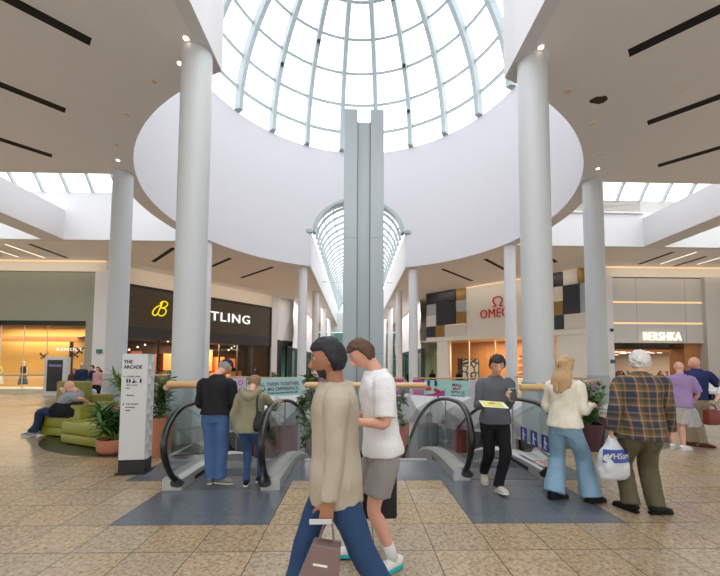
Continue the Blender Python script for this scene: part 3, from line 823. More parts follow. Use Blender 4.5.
# --- jewellery / watch shop with the red sign, right
A, B = (16.0, 23.7), (6.67, 33.67); LO = (V(B)-V(A)).length   # inside is on the right side -> negative t
d = (V(B)-V(A)).normalized(); O3d = V((-d.x, -d.y, 0)); on = V((-d.y, d.x, 0))  # on points to the hall side
OM = thing('storefront', P2(A, B, LO/2)+V((0, 0, -.42)), 'cream watch shop front with red lettering and gold, white and dark cladding squares', 'storefront')
obj('fascia', obm(A, B, 4.1, ZC, -.4, 0), M['cream_stone'], OM)
obj('soffit_band', obm(A, B, 3.78, 4.15, -.6, .14), M['cream_stone'], OM)
obj('cove_light', obm(A, B, ZC-.08, ZC-.03, 0, .05, 0, 9.5), M['led_warm'], OM)
Z = (4.17, 5.2, 6.25, 7.3, 8.36)
tiles = [(13.66, 11.7, 3, 4, 'panel_dark', .1), (11.7, 10.5, 3, 4, 'panel_dark', .16), (10.5, 9.5, 3, 4, 'panel_gold', .06), (13.66, 12.55, 2, 3, 'panel_blue', .05), (12.5, 10.5, 1, 3, 'panel_dark', .18), (10.5, 9.5, 2, 3, 'panel_blue', .05),
         (13.66, 12.55, 1, 2, 'panel_light', .08), (10.5, 9.5, 1, 2, 'panel_gold', .1), (13.66, 12.65, 0, 1, 'panel_dark', .1), (12.65, 11.7, 0, 1, 'panel_gold', .08), (11.7, 9.5, 0, 1, 'panel_light', .04),
         (2.65, 1.8, 3, 4, 'panel_dark', .1), (1.8, .85, 3, 4, 'panel_light', .06), (.85, .05, 3, 4, 'panel_gold', .14), (2.65, 1.8, 2, 3, 'panel_light', .05), (1.8, .75, 1, 3, 'panel_dark', .18), (.75, .05, 1, 3, 'panel_blue', .12), (2.65, 1.8, 1, 2, 'panel_gold', .12), (2.65, 1.8, 0, 1, 'panel_dark', .1), (1.8, .05, 0, 1, 'panel_light', .06), (3.6, 2.65, 2, 4, 'panel_light', .04)]
for u1, u0, z0, z1, m_, th in tiles: obj('cladding_panel', obm(A, B, Z[z0]+.02, Z[z1]-.02, 0, th+.06, u0+.02, u1-.02), M[m_], OM)
for u0, u1, z in ((9.6, 11.6, 5.2), (11.75, 11.78, 7.3), (1.85, 2.6, 6.25), (.1, 1.7, 5.18)):
    obj('edge_light', obm(A, B, z-.02, z+.02, .03, .07, u0, u1), M['led_warm'], OM)
obj('glass_pane', obm(A, B, -.3, 3.78, -.12, -.09, 2.5, 11.25), M['glass_shop'], OM)
obj('glass_pane', obm(A, B, -.3, 3.78, -.12, -.09, 12.6, 13.6), M['glass_shop'], OM)
obj('pier', obm(A, B, -.42, 3.78, -.5, .02, 11.35, 12.55), M['cream_stone'], OM)
obj('pier', obm(A, B, -.42, 3.78, -.5, .02, .05, 2.3), M['cream_stone'], OM)
bm = bmesh.new()
for u in (2.4, 4.7, 7.0, 9.35, 11.3): obj('mullion', obm(A, B, -.42, 3.78, -.16, -.04, u-.04, u+.04), M['wood_tan'], OM)
obj('dark_doorway', obm(A, B, -.42, 2.2, -1.4, -1.2, 10.5, 11.15), M['brown_dark'], OM)
obj('back_wall', obm(A, B, -.42, 3.8, -4.2, -4, 0, LO+1), M['wood_warm'], OM)
obj('interior_ceiling', obm(A, B, 3.8, 3.9, -4.2, -.2, 0, LO+1), M['wood_tan'], OM)
for k in range(4): obj('wall_shelf', obm(A, B, .35+.6*k, .4+.6*k, -4, -3.5, 2.4, 6.6), M['wood_tan'], OM)
for k in range(3): obj('shelf_light', obm(A, B, .3+.6*k, .34+.6*k, -3.98, -3.9, 2.6, 6.4), M['led_warm'], OM)
rr = random.Random(8)
for k in range(14): u_ = 2.6+3.8*rr.random(); r_ = rr.randint(0, 3); obj('display_item', obm(A, B, .4+.6*r_, .4+.6*r_+rr.uniform(.15, .35), -3.9, -3.6, u_, u_+rr.uniform(.12, .3)), M[('red_bag', 'paper', 'magenta', 'brown_dark', 'panel_gold')[k % 5]], OM)
for k in range(4): obj('display_case', obm(A, B, -.42, .5, -2.6, -1.9, 2.6+k*1.5, 3.7+k*1.5), M['cream'], OM)
# picture panel with a dark curling pattern
def pattern_pic():
    m = mat('mandala', (232, 230, 224)); nt = m.node_tree; n = nt.nodes; l = nt.links
    w = n.new('ShaderNodeTexVoronoi'); w.inputs['Scale'].default_value = 1.7; w.feature = 'DISTANCE_TO_EDGE'
    tc = n.new('ShaderNodeTexCoord'); l.new(tc.outputs['Object'], w.inputs['Vector'])
    cr = n.new('ShaderNodeValToRGB'); cr.color_ramp.elements[0].color = srgb(52, 46, 44); cr.color_ramp.elements[0].position = .05; cr.color_ramp.elements[1].color = srgb(236, 234, 228); cr.color_ramp.elements[1].position = .12
    l.new(w.outputs['Distance'], cr.inputs[0]); l.new(cr.outputs[0], n['Principled BSDF'].inputs['Base Color']); return m
t = thing('picture', P2(A, B, 8, -.5)+V((0, 0, -.3)), 'tall white panel with a dark curling pattern in the watch shop window', 'picture')
obj('board', obm(A, B, -.1, 2.1, -.62, -.56, 8.8, 10.25), pattern_pic(), t); obj('frame', obm(A, B, -.16, 2.16, -.68, -.63, 8.73, 10.32), M['dark_frame'], t)
sx = P2(A, B, 8.2, .06)
bm = text('OMEGA', .82, sx+V((0, 0, 5.5)), O3d, (0, 0, 1), .04, -.004, spacing=1.02); scalefit(bm, O3d, 3.05, sx+V((0, 0, 5.5)))
for v in bm.verts: v.co.z = 5.5+(v.co.z-5.5)*1.3
tag(obj('sign_lettering', bm, M['sign_red']), 'red capital letters on the cream shop wall beside a column', 'shop sign')
c = P2(A, B, 6.67, .06)+V((0, 0, 6.42))
bm = bmesh.new(); pts = [(-.42, 0), (-.16, .0), (-.2, .14), (-.38, .38), (-.3, .66), (0, .76), (.3, .66), (.38, .38), (.2, .14), (.16, 0), (.42, 0)]
tube(bm, [c+O3d*x+V((0, 0, z)) for x, z in pts], [.05, .05, .05, .06, .06, .05, .06, .06, .05, .05, .05], seg=8, sub=4)
tag(obj('sign_emblem', bm, M['sign_red']), 'red horseshoe shaped letter emblem above the red shop lettering', 'shop sign')

# --- clothing shop, far right
BK = thing('storefront', (20.5, 23.8, -.42), 'grey panelled clothing shop front with a lit sign at the far right', 'storefront')
obj('bulkhead', bxm((16.6, Y0-.1, 7.66), (27, Y0+.4, ZC)), M['cream'], BK)
obj('cove_light', bxm((16.7, Y0-.14, ZC-.09), (27, Y0-.1, ZC-.03)), M['led_warm'], BK)
obj('side_pier', bxm((16.25, Y0-.1, -.42), (17.3, Y0+.5, 7.66)), M['white_paint'], BK)
for z0, z1 in ((6.0, 7.6), (4.56, 5.88), (3.15, 4.44)): obj('fascia_panel', bxm((17.3, Y0, z0), (24.0, Y0+.3, z1)), M['grey_panel'], BK)
for z in (5.94, 4.5): obj('light_slot', bxm((17.32, Y0+.02, z-.055), (23.8, Y0+.1, z+.055)), M['led_warm'], BK)
for x in (19.0, 22.4):
    for z0, z1 in ((6.0, 7.6), (4.56, 5.88), (3.15, 4.44)): obj('panel_joint', bxm((x, Y0-.004, z0), (x+.02, Y0+.01, z1)), M['pillar_groove'], BK)
obj('side_pier', bxm((23.6, Y0-.25, -.42), (27, Y0+.4, 7.66)), M['grey_panel'], BK)
obj('jamb', bxm((22.5, Y0+.3, -.42), (23.6, Y0+1.5, 3.15)), M['wood_warm'], BK)
obj('back_wall', bxm((16.9, Y0+20, -.42), (27, Y0+20.2, 3.2)), M['wood_warm'], BK); obj('side_wall', bxm((17.0, Y0+.3, -.42), (17.2, Y0+20, 3.2)), M['brown_wall'], BK)
obj('interior_ceiling', bxm((17, Y0+.35, 2.8), (27, Y0+20, 2.9)), M['brown_dark'], BK)
for k in range(5): obj('ceiling_baffle', bxm((17.6, Y0+1.5+k*2.6, 2.68), (26, Y0+1.7+k*2.6, 2.8)), M['wood_warm'], BK)
rr = random.Random(4)
for k in range(22): x = 17.8+7*rr.random(); y = Y0+.8+15*rr.random(); obj('light_tube', bxm((x, y, 2.6), (x+.7, y+.08, 2.64), 0, .5), M['led_white'], BK)
obj('lit_screen', bxm((18.3, Y0+5, 1.0), (18.9, Y0+5.05, 1.9)), M['letter_white'], BK)
for k in range(6):
    t = thing('clothes_rack', (18+k*.95, Y0+3.4+(k % 2)*1.2, -.42), f'rack of hanging clothes inside the grey clothing shop, {("first","second","third","fourth","fifth","sixth")[k]} from its left', 'clothes rack', 'clothes racks in the clothing shop')
    x = 18+k*.95; y = Y0+3.4+(k % 2)*1.2
    bm = bmesh.new(); tube(bm, [(x-.4, y, -.42), (x-.4, y, 1.2), (x+.4, y, 1.2), (x+.4, y, -.42)], [.02]*4, seg=6, sub=1); obj('rail_frame', bm, M['steel'], t)
    for j in range(5):
        obj('garment', bxm((x-.36+.15*j, y-.2, .1), (x-.26+.15*j, y+.2, 1.12), .02), M[('charcoal', 'panel_light', 'red_bag', 'wood_tan', 'navy_bag')[(j+k) % 5]], t)
bm = text('BERSHKA', .8, (19.35, Y0-.1, 3.33), (1, 0, 0), (0, 0, 1), .05, .004, spacing=1.12); scalefit(bm, (1, 0, 0), 2.6, (19.35, Y0-.08, 3.33))
tag(obj('sign_lettering', bm, M['sign_lit']), 'warm white lit capital letters on the grey clothing shop', 'shop sign')
bm = bmesh.new(); box(bm, (17.05, Y0-.16, 3.9), (17.25, Y0-.1, 4.1)); tag(obj('alarm_box', bm, M['black']), 'small black box high on the pier left of the grey shop', 'wall box')
bm = bmesh.new(); box(bm, (17.02, Y0-.16, 1.75), (17.3, Y0-.1, 2.0)); tag(obj('exit_sign', bm, M['teal_ink']), 'small green sign on the pier left of the grey shop', 'sign')
bm = bmesh.new(); box(bm, (-17.0, Y0-.22, 2.25), (-16.7, Y0-.1, 2.5)); tag(obj('exit_sign', bm, M['teal_ink']), 'small green sign on the white pier right of the orange window', 'sign')

# ------------------------------------------------------------------ balustrades with glass, rail, posts, banners
def balustrade(name, A, B, label, h=1.1, rail=.045, posts=True, glassm='glass_rail', inset=0, ext=(0, 0)):
    A = V(A); B = V(B); L = (B-A).length; d = (B-A)/L; z = lambda u: zf((A+d*u).y)
    mid = (A+B)/2; t = thing(name, (mid.x, mid.y, zf(mid.y)), label, 'balustrade', 'glass balustrades around the opening')
    n = max(1, round(L/1.5))
    for i in range(n):
        u0, u1 = L*i/n+.012, L*(i+1)/n-.012; bm = bmesh.new()
        obox(bm, A, B, 0, 1, -.008, .008, u0, u1)
        for v in bm.verts:
            u = (V((v.co.x, v.co.y))-A).dot(d); v.co.z = z(u)-.25+v.co.z*(h+.2)
        obj('glass_panel', bm, M[glassm], t)
    P = [V(((A+d*(u)).x, (A+d*(u)).y, z(max(0, min(L, u)))+h)) for u in (-ext[0], L*.33, L*.66, L+ext[1])]
    bm = bmesh.new(); tube(bm, P, [rail]*4, seg=14, sub=2); obj('handrail', bm, M['wood_rail'], t, smooth=True, sharp=50)
    bm = bmesh.new(); obox(bm, A, B, -.1, .0, -.03, .03)
    for v in bm.verts:
        u = (V((v.co.x, v.co.y))-A).dot(d); v.co.z = z(u)+.02+v.co.z
    obj('base_channel', bm, M['steel'], t)
    if posts:
        for i in range(1, n):
            u = L*i/n; p = A+d*u; obj('post', bxm((p.x-.012, p.y-.012, z(u)), (p.x+.012, p.y+.012, z(u)+h)), M['steel_dark'], t)
    return t
balustrade('balustrade', (-3.3, 6.05), (-2.62, 6.05), 'short glass balustrade with a wooden rail left of the left escalator', 1.25, .06, False)
balustrade('balustrade', (-1.02, 6.05), (1.04, 6.05), 'glass balustrade with a wooden rail between the two escalators', 1.25, .05, False)
balustrade('balustrade', (2.64, 6.05), (3.2, 6.05), 'short glass balustrade with a wooden rail right of the right escalator', 1.22, .06, False)
balustrade('balustrade', (-3.36, 6.1), L1+V((.2, -.35)), 'glass balustrade running back to the thick left column', 1.2, .05, False)
balustrade('balustrade', (3.22, 6.1), R1+V((-.2, -.35)), 'glass balustrade running back to the thick right column', 1.2, .05, False)
for nm, a, b in (('from the thick left column to the column behind the seats', L1, L2), ('along the left side of the void', L2, L3), ('at the far left of the void behind the teal text banner', L3, L4), ('across the far side of the void behind plain magenta banners', L4, R4), ('at the far right of the void behind the shoe picture banner', R4, R3), ('along the right side of the void', R3, R2), ('from the thick right column to the column behind the blonde woman', R2, R1)):
    dd = (b-a).normalized(); balustrade('balustrade', a+dd*.36, b-dd*.36, 'wooden railed glass balustrade '+nm)
balustrade('balustrade', (-19.5, 15.2), (-14.6, 16.9), 'glass balustrade before the orange shop window at far left', 1.06, .05)
balustrade('balustrade', (11.2, 11.6), (16.5, 13.4), 'glass balustrade with a wooden rail at the far right edge', 1.12, .05)
def banner(a, b, u0, u1, m_, label, txt=None, ink='purple_ink', z0=-.16, z1=1.0):
    dd = (b-a).normalized(); n = V((dd.y, -dd.x))
    if n.dot(V((0, D))-a) < 0: n = -n
    p = a+dd*u0+n*.05; q = a+dd*u1+n*.05; zz = zf(p.y)
    c = (p+q)/2; t = thing('banner', (c.x, c.y, zz+z0), label, 'banner', 'printed banners on the far balustrade')
    obj('sheet', obm(p, q, zz+z0, zz+z1, -.006, .006), M[m_], t)
    rt = (q-p).normalized(); flip = rt.x < 0
    if flip: p, q = q, p; rt = -rt
    R = V((rt.x, rt.y, 0)); W = (q-p).length; N = V((n.x, n.y, 0))
    for (s, x, z, size, w, k) in txt or ():
        o_ = V((p.x, p.y, zz+z))+R*x+N*.012
        bm = text(s, size, o_, R, (0, 0, 1), .004, .006)
        if w: scalefit(bm, R, w, o_)
        obj('lettering', bm, M[k], t)
    return t, V((p.x, p.y, zz)), R, N
u = lambda a, b, x: None
Lc = (L4-L3).length
banner(L3, L4, 1.2, 2.7, 'lilac', 'pale lilac banner with magenta letters behind the man in the black jacket', [('O', .95, .55, .42, None, 'magenta'), ('E', 1.0, .1, .4, None, 'magenta')])
banner(L3, L4, 2.75, Lc-.36, 'teal_banner', 'long teal banner with purple text behind the woman in the olive hoodie', [('ALL, TAKEN TOGETHER,', .7, .52, .3, 3.1, 'purple_ink'), ('ES A BIG DIFFERENCE.', .7, .2, .3, 3.1, 'purple_ink'), ('To find out more, visit the mall', 1.4, .0, .16, 2.3, 'teal_ink')])
Lf = (R4-L4).length
for i in range(3): banner(L4, R4, .36+i*2.15, .36+(i+1)*2.15-.04, 'magenta', f'plain magenta banner {("left of the central pillar", "behind the central pillar", "right of the central pillar")[i]}')
banner(R4, R3, .36, 1.25, 'magenta', 'narrow magenta banner just right of the far right column')
t, p, R, N = banner(R4, R3, 1.3, 2.9, 'teal_banner', 'picture banner of red shoes and blue legs on teal', [])
bm = bmesh.new()
for x in (.35, .9): tube(bm, [p+R*x+N*.02+V((0, 0, .98)), p+R*x+N*.02+V((0, 0, .62))], [(.11, .012), (.1, .012)], X=R, seg=8, sub=1)
obj('blue_legs', bm, M['blue_sign'], t)
bm = bmesh.new()
for x, z, w_ in ((.12, .38, -1), (.78, .3, 1)):
    tube(bm, [p+R*(x+(0 if w_ > 0 else .42))+N*.03+V((0, 0, z+.1)), p+R*(x+.21)+N*.03+V((0, 0, z+.04)), p+R*(x+(.5 if w_ > 0 else -.06))+N*.03+V((0, 0, z-.02))], [(.11, .012), (.1, .012), (.05, .012)], X=(0, 0, 1), seg=8)
obj('red_shoes', bm, M['red'], t)
bm = bmesh.new(); bm.faces.new([bm.verts.new(p+R*x+N*.012+V((0, 0, z))) for x, z in ((0, -.14), (1.55, -.14), (1.55, .4), (1.1, .28), (.6, .1), (0, .02))]); obj('magenta_ground', bm, M['magenta'], t)
banner(R4, R3, 2.95, 4.55, 'teal_banner', 'teal banner with centred purple text left of the man reading a paper', [('MALL', .45, .62, .26, .7, 'purple_ink'), ('MAP', .5, .4, .24, .55, 'red'), ('WITH US', .35, .17, .26, .95, 'purple_ink'), ('Ask at the desk', .35, .02, .12, .95, 'teal_ink')])
banner(R4, R3, 4.6, 5.9, 'lilac', 'pale lilac banner hidden behind the man reading a paper', [])
banner(R4, R3, 5.95, 6.75, 'magenta', 'magenta banner beside the column before the red lettering')
banner(R2, R1, .5, 2.0, 'magenta', 'magenta banner behind the potted plant by the blonde woman')

# ------------------------------------------------------------------ escalators
def escalator(cx, label):
    hw = .575; Y0_ = 4.62; T = thing('escalator', (cx, Y0_, 0), label, 'escalator', 'two escalators side by side')
    SL = .61
    def hz(y):   # handrail centre height: long curve into a 31 degree slope
        if y < 5.1: return 1.05
        if y < 9.17: return 1.05-.075*(y-5.1)**2
        return 1.05-.075*4.07**2-SL*(y-9.17)
    prof = [(4.95, .06), (4.72, .09), (4.5, .24), (4.34, .5), (4.33, .72), (4.48, .92), (4.75, 1.03)]+[(y, hz(y)) for y in (5.1, 5.6, 6.2, 6.8, 7.4, 8, 8.6, 9.2, 10, 12, 14, 15.4)]
    for s in (-1, 1):
        x = cx+s*hw
        bm = bmesh.new(); tube(bm, [(x, y, z) for y, z in prof], [(.042, .03)]*len(prof), X=(1, 0, 0), seg=12, sub=5)
        obj('handrail', bm, M['rubber'], T, smooth=True)
        # glass follows inside the handrail
        bm = bmesh.new(); top = [(y, z) for y, z in prof[3:]]; 
        gl = [bm.verts.new((x, y+(.05 if i < 3 else 0), z-.04)) for i, (y, z) in enumerate(top)]
        bt = [bm.verts.new((x, y, hz(y)-.86)) for y, z in top]
        for i in range(len(gl)-1): bm.faces.new((gl[i], gl[i+1], bt[i+1], bt[i]))
        r = bmesh.ops.extrude_face_region(bm, geom=bm.faces[:]); bmesh.ops.translate(bm, verts=[v for v in r['geom'] if isinstance(v, bmesh.types.BMVert)], vec=(.012, 0, 0)); bmesh.ops.recalc_face_normals(bm, faces=bm.faces[:])
        obj('glass_panel', bm, M['glass_rail'], T)
        for y in (5.7, 6.9, 8.2, 9.6): obj('glass_joint', bxm((x-.004, y-.004, hz(y)-.85), (x+.014, y+.004, hz(y)-.03)), M['pillar_groove'], T)
        # deck: steel trough with sloping top
        bm = bmesh.new(); prev = None
        for y in (4.62, 4.66, 5.2, 5.6, 6.0, 6.04, 6.4, 6.8, 7.2, 7.6, 8.0, 8.6, 9.2, 12, 15.4):
            zt = hz(y)-.86; zb = 0 if y <= 6.02 else zt-.36
            a, b = x-s*.08, x+s*.16
            ring = [bm.verts.new(p) for p in ((a, y, zb), (a, y, zt-.05), (a+s*.05, y, zt), (b-s*.05, y, zt), (b, y, zt-.05), (b, y, zb))]
            if prev:
                for k in range(6): bm.faces.new((prev[k], prev[(k+1) % 6], ring[(k+1) % 6], ring[k]))
            else: bm.faces.new(ring)
            prev = ring
        bm.faces.new(prev); bmesh.ops.recalc_face_normals(bm, faces=bm.faces[:])
        obj('deck', bm, M['steel'], T)
        bm = bmesh.new(); a, b = sorted((x-s*.08-s*.004, x-s*.08)); box(bm, (a, 5.0, .02), (b, 6.0, .075)); obj('skirt_brush', bm, M['black'], T)
        bm = bmesh.new(); tube(bm, [(x-s*.04, 4.6, .1), (x-s*.04, 4.66, .1)], [(.07, .055), (.06, .05)], X=(1, 0, 0), seg=14, sub=1); tube(bm, [(x, 4.6, .1), (x, 5.1, .07)], [(.055, .05)]*2, X=(1, 0, 0), seg=12, sub=1); obj('handrail_inlet', bm, M['rubber'], T)
    w = hw-.1
    bm = bmesh.new(); box(bm, (cx-w, 4.66, -.05), (cx+w, 5.55, .008)); obj('floor_plate', bm, M['groove'], T)
    bm = bmesh.new()
    for i in range(26): xx = cx-w+.02+i*(2*w-.04)/25; box(bm, (xx-.006, 5.2, 0), (xx+.006, 5.56, .016))
    obj('comb', bm, M['steel_dark'], T)
    y = 5.56; z = 0.0; k = 0
    while y < 15.2 and k < 26:
        z = min(0, hz(y+.2)-1.03); bm = bmesh.new(); box(bm, (cx-w, y, z-.3), (cx+w, y+.4, z-.012))
        for i in range(22): xx = cx-w+.02+i*(2*w-.04)/21; box(bm, (xx-.008, y+.005, z-.013), (xx+.008, y+.395, z))
        obj('step', bm, M['groove'], T); y += .4; k += 1
    bm = bmesh.new(); zt = -SL*7.6-.8
    vs = [bm.verts.new(p) for p in ((cx-hw-.1, 6.1, -.4), (cx+hw+.1, 6.1, -.4), (cx+hw+.1, 9, -1.6), (cx-hw-.1, 9, -1.6), (cx-hw-.1, 15.4, -5.5), (cx+hw+.1, 15.4, -5.5))]
    bm.faces.new((vs[0], vs[1], vs[2], vs[3])); bm.faces.new((vs[3], vs[2], vs[5], vs[4])); obj('truss_cover', bm, M['panel_light'], T)
    return T
escalator(-1.86, 'left escalator boarded by the man and woman seen from behind')
RE = escalator(1.93, 'right escalator coming up behind the man reading a paper')
RE.location.y += .36
# stickers on the right escalator
for i, y in enumerate((5.62, 5.3, 4.98)):
    t = thing('safety_sticker', (2.49, y, .42), ('blue square pictogram sticker farthest along the right escalator glass', 'blue square pictogram sticker in the middle of three on the glass', 'blue square pictogram sticker nearest the blonde woman')[i], 'sticker', 'blue pictograms on the right escalator')
    obj('plate', bxm((2.484, y-.1, .4), (2.49, y+.1, .62)), M['blue_sign'], t)
    bm = bmesh.new(); ball(bm, (2.482, y, .575), (.004, .022, .022), 10)
    tube(bm, [(2.482, y, .55), (2.482, y+.005, .49)], [(.025, .003), (.018, .003)], X=(0, 1, 0), seg=8, sub=1)
    tube(bm, [(2.482, y, .49), (2.482, y+.03, .425)], [.008, .008], seg=6, sub=1); tube(bm, [(2.482, y, .49), (2.482, y-.025, .425)], [.008, .008], seg=6, sub=1); tube(bm, [(2.482, y, .54), (2.482, y-.06, .5)], [.007, .007], seg=6, sub=1)
    obj('pictogram', bm, M['sign_white'], t)
tag(obj('notice', bxm((2.44, 5.25, .2), (2.66, 5.75, .204)), M['sign_white']), 'white notice stuck on the right escalator deck', 'sticker')
t = tag(obj('notice', bxm((2.44, 4.95, .2), (2.62, 5.2, .2045)), M['paper']), 'small notice with red print on the right escalator deck', 'sticker')
bm = bmesh.new()
for k in range(4): box(bm, (2.46, 4.97+k*.055, .2045), (2.6, 5.0+k*.055, .2055))
obj('red_print', bm, M['red'], t)

# ------------------------------------------------------------------ directory sign
t = thing('directory_sign', (-3.22, 5.35, 0), 'tall white directory sign on a black base by the left escalator', 'sign')
rot = math.radians(-3)
o0 = V((-3.57, 5.27, 0)); Rs = V((math.cos(rot), math.sin(rot)*.0+.12, 0)).normalized(); Ns = V((Rs.y, -Rs.x, 0)); W = .34
def sbox(x0, x1, y0, y1, z0, z1, bev=0):
    bm = bmesh.new(); vs = box(bm, (x0, y0, z0), (x1, y1, z1), bev)
    for v in bm.verts: v.co = o0+Rs*v.co.x-Ns*v.co.y+V((0, 0, v.co.z))
    return bm
obj('base', sbox(-.03, .38, -.03, .27, 0, .03), M['black'], t); obj('plinth', sbox(0, .35, 0, .23, .03, .21), M['black'], t)
obj('panel', sbox(0, .345, -.005, .23, .21, 1.74, .003), M['sign_white'], t)
bm = bmesh.new(); prev = None
for k in range(15):
    z = .21+1.53*k/14; rowv = []
    for j in range(4):
        q_ = .012+.022*((k+j) % 2) if 0 < j < 3 else .012
        rowv.append(bm.verts.new(o0+Rs*(.338+q_)-Ns*(.23*j/3)+V((0, 0, z))))
    if prev:
        for j in range(3):
            a, b, c, d_ = prev[j], prev[j+1], rowv[j+1], rowv[j]
            if (k+j) % 2: bm.faces.new((a, b, c)); bm.faces.new((a, c, d_))
            else: bm.faces.new((a, b, d_)); bm.faces.new((b, c, d_))
    prev = rowv
r_ = bmesh.ops.extrude_face_region(bm, geom=bm.faces[:]); bmesh.ops.translate(bm, verts=[v for v in r_['geom'] if isinstance(v, bmesh.types.BMVert)], vec=-Rs*.012)
bmesh.ops.recalc_face_normals(bm, faces=bm.faces[:])
obj('folded_edge', bm, M['sign_white'], t)
def st(s, x, z, size, w=None, bold=.001):
    z -= .09; o_ = o0+Rs*x+Ns*.007+V((0, 0, z)); bm = text(s, size, o_, Rs, (0, 0, 1), .001, bold)
    if w: scalefit(bm, Rs, w, o_)
    return bm
for s, x, z, size, w, b in (('THE', .025, 1.69, .068, .12, .0022), ('ARCADE', .025, 1.615, .068, .25, .0022), ('LOWER LEVEL', .07, 1.49, .028, .19, .0008), ('NEW LOOK', .07, 1.365, .024, .15, .0006), ('NEXT', .07, 1.32, .024, .06, .0006), ('TOWN B', .07, 1.215, .026, .11, .0008), ('THE AVENUE', .07, 1.09, .026, .17, .0008), ('FLANNELS', .07, 1.045, .026, .13, .0008), ('ZARA', .07, 1.0, .026, .07, .0008)):
    obj('lettering', st(s, x, z, size, w, b), M['ink'], t)
bm = bmesh.new()
def pl_(pts):
    bm.faces.new([bm.verts.new(o0+Rs*x+Ns*.008+V((0, 0, z-.09))) for x, z in pts])
for x in (.08, .115):
    pl_([(x+.012*math.cos(a), 1.462+.008*math.sin(a)) for a in [2*PI*i/10 for i in range(10)]]); pl_([(x-.014, 1.45), (x+.014, 1.45), (x+.008, 1.405), (x-.008, 1.405)])
pl_([(.17+.009*math.cos(a), 1.464+.008*math.sin(a)) for a in [2*PI*i/10 for i in range(10)]]); pl_([(.165, 1.452), (.178, 1.452), (.182, 1.43), (.205, 1.425), (.215, 1.405), (.2, 1.41), (.165, 1.425)])
pl_([(.165+.02*math.cos(a), 1.415+.014*math.sin(a)) for a in [2*PI*i/10 for i in range(10)]])
pl_([(.25, 1.462), (.262, 1.47), (.275, 1.462), (.275, 1.405), (.25, 1.405)])
pl_([(.03, 1.505), (.052, 1.505), (.041, 1.487)]); pl_([(.034, 1.112), (.046, 1.112), (.046, 1.095), (.052, 1.095), (.04, 1.083), (.028, 1.095), (.034, 1.095)])
for f in bm.faces: f.normal_update()
obj('pictograms', bm, M['ink'], t)

# ------------------------------------------------------------------ seats
def cushion(lo, hi, rot=0, bev=.05):
    return bxm(lo, hi, bev, rot)
def rotbm(bm, c, ang):
    Rm = Matrix.Rotation(ang, 3, 'Z'); c = V(c)
    for v in bm.verts: v.co = c+Rm @ (v.co-c)
    return bm
ra = math.radians(-16); c0 = (-6.6, 8.3, 0)
CH = thing('armchair', c0, 'lime green block armchair holding the seated bald man', 'armchair')
rb = lambda lo, hi, b=.05: rotbm(bxm(lo, hi, b*.6), c0, ra)
obj('base', rb((-7.1, 7.95, .02), (-6.1, 8.85, .2)), M['sofa_green'], CH, smooth=True, sharp=40)
obj('seat_cushion', rb((-7.1, 7.95, .2), (-6.12, 8.7, .42), .06), M['sofa_green'], CH, smooth=True, sharp=40)
obj('backrest', rb((-6.22, 7.95, .04), (-5.9, 8.85, .70), .06), M['sofa_green'], CH, smooth=True, sharp=40)
obj('arm', rb((-7.1, 8.62, .04), (-6.2, 8.85, .62), .05), M['sofa_green'], CH, smooth=True, sharp=40)
OT = thing('ottoman', (-5.3, 7.3, 0), 'low lime green ottoman in front of the armchair beside the plant bowl', 'ottoman'); c0 = (-5.55, 7.35, 0); ra = math.radians(-24)
rb = lambda lo, hi, b=.05: rotbm(bxm(lo, hi, b*.6), c0, ra)
obj('base', rb((-6.0, 7.12, .02), (-4.6, 7.95, .2)), M['sofa_green'], OT, smooth=True, sharp=40)
obj('seat_cushion', rb((-6.0, 7.12, .2), (-4.6, 7.95, .43), .06), M['sofa_green'], OT, smooth=True, sharp=40)
HB = thing('sofa', (-7.1, 9.2, 0), 'high backed olive sofa standing behind the seated bald man', 'sofa')
obj('backrest', bxm((-7.55, 8.98, .04), (-6.8, 9.2, 1.15), .05), M['sofa_olive'], HB, smooth=True, sharp=40); obj('seat_cushion', bxm((-7.55, 9.2, .04), (-6.8, 9.95, .43), .05), M['sofa_olive'], HB, smooth=True, sharp=40)
LBk = thing('sofa', (-6.7, 9.6, 0), 'lower olive sofa block right of the high backed sofa', 'sofa')
obj('backrest', bxm((-6.95, 9.1, .04), (-6.35, 9.35, .82), .05), M['sofa_olive'], LBk, smooth=True, sharp=40); obj('seat_cushion', bxm((-6.95, 9.35, .04), (-6.35, 10.0, .43), .05), M['sofa_olive'], LBk, smooth=True, sharp=40)
t = thing('bench', (13.5, 14.2, 0), 'low green bench by the glass balustrade at the far right', 'bench')
obj('seat_cushion', bxm((12.6, 13.6, .2), (15.5, 14.4, .45), .05), M['sofa_green'], t); obj('base', bxm((12.7, 13.7, 0), (15.4, 14.3, .2)), M['sofa_olive'], t)

# kiosk screen
t = thing('digital_kiosk', (-14.8, 18, zf(17.8)), 'white framed free standing advertising screen before the orange window', 'kiosk')
z0 = zf(17.8)
obj('frame', bxm((-15.4, 17.8, z0), (-14.35, 18.1, 1.9), .03), M['sign_white'], t); obj('screen', bxm((-15.24, 17.79, .22), (-14.5, 17.81, 1.75)), M['screen'], t)
bm = text('TRUFFLING', .16, (-15.18, 17.785, 1.42), (1, 0, 0), (0, 0, 1), .002); scalefit(bm, (1, 0, 0), .62, (-15.18, 17.785, 1.42)); obj('lettering', bm, M['screen_text'], t)

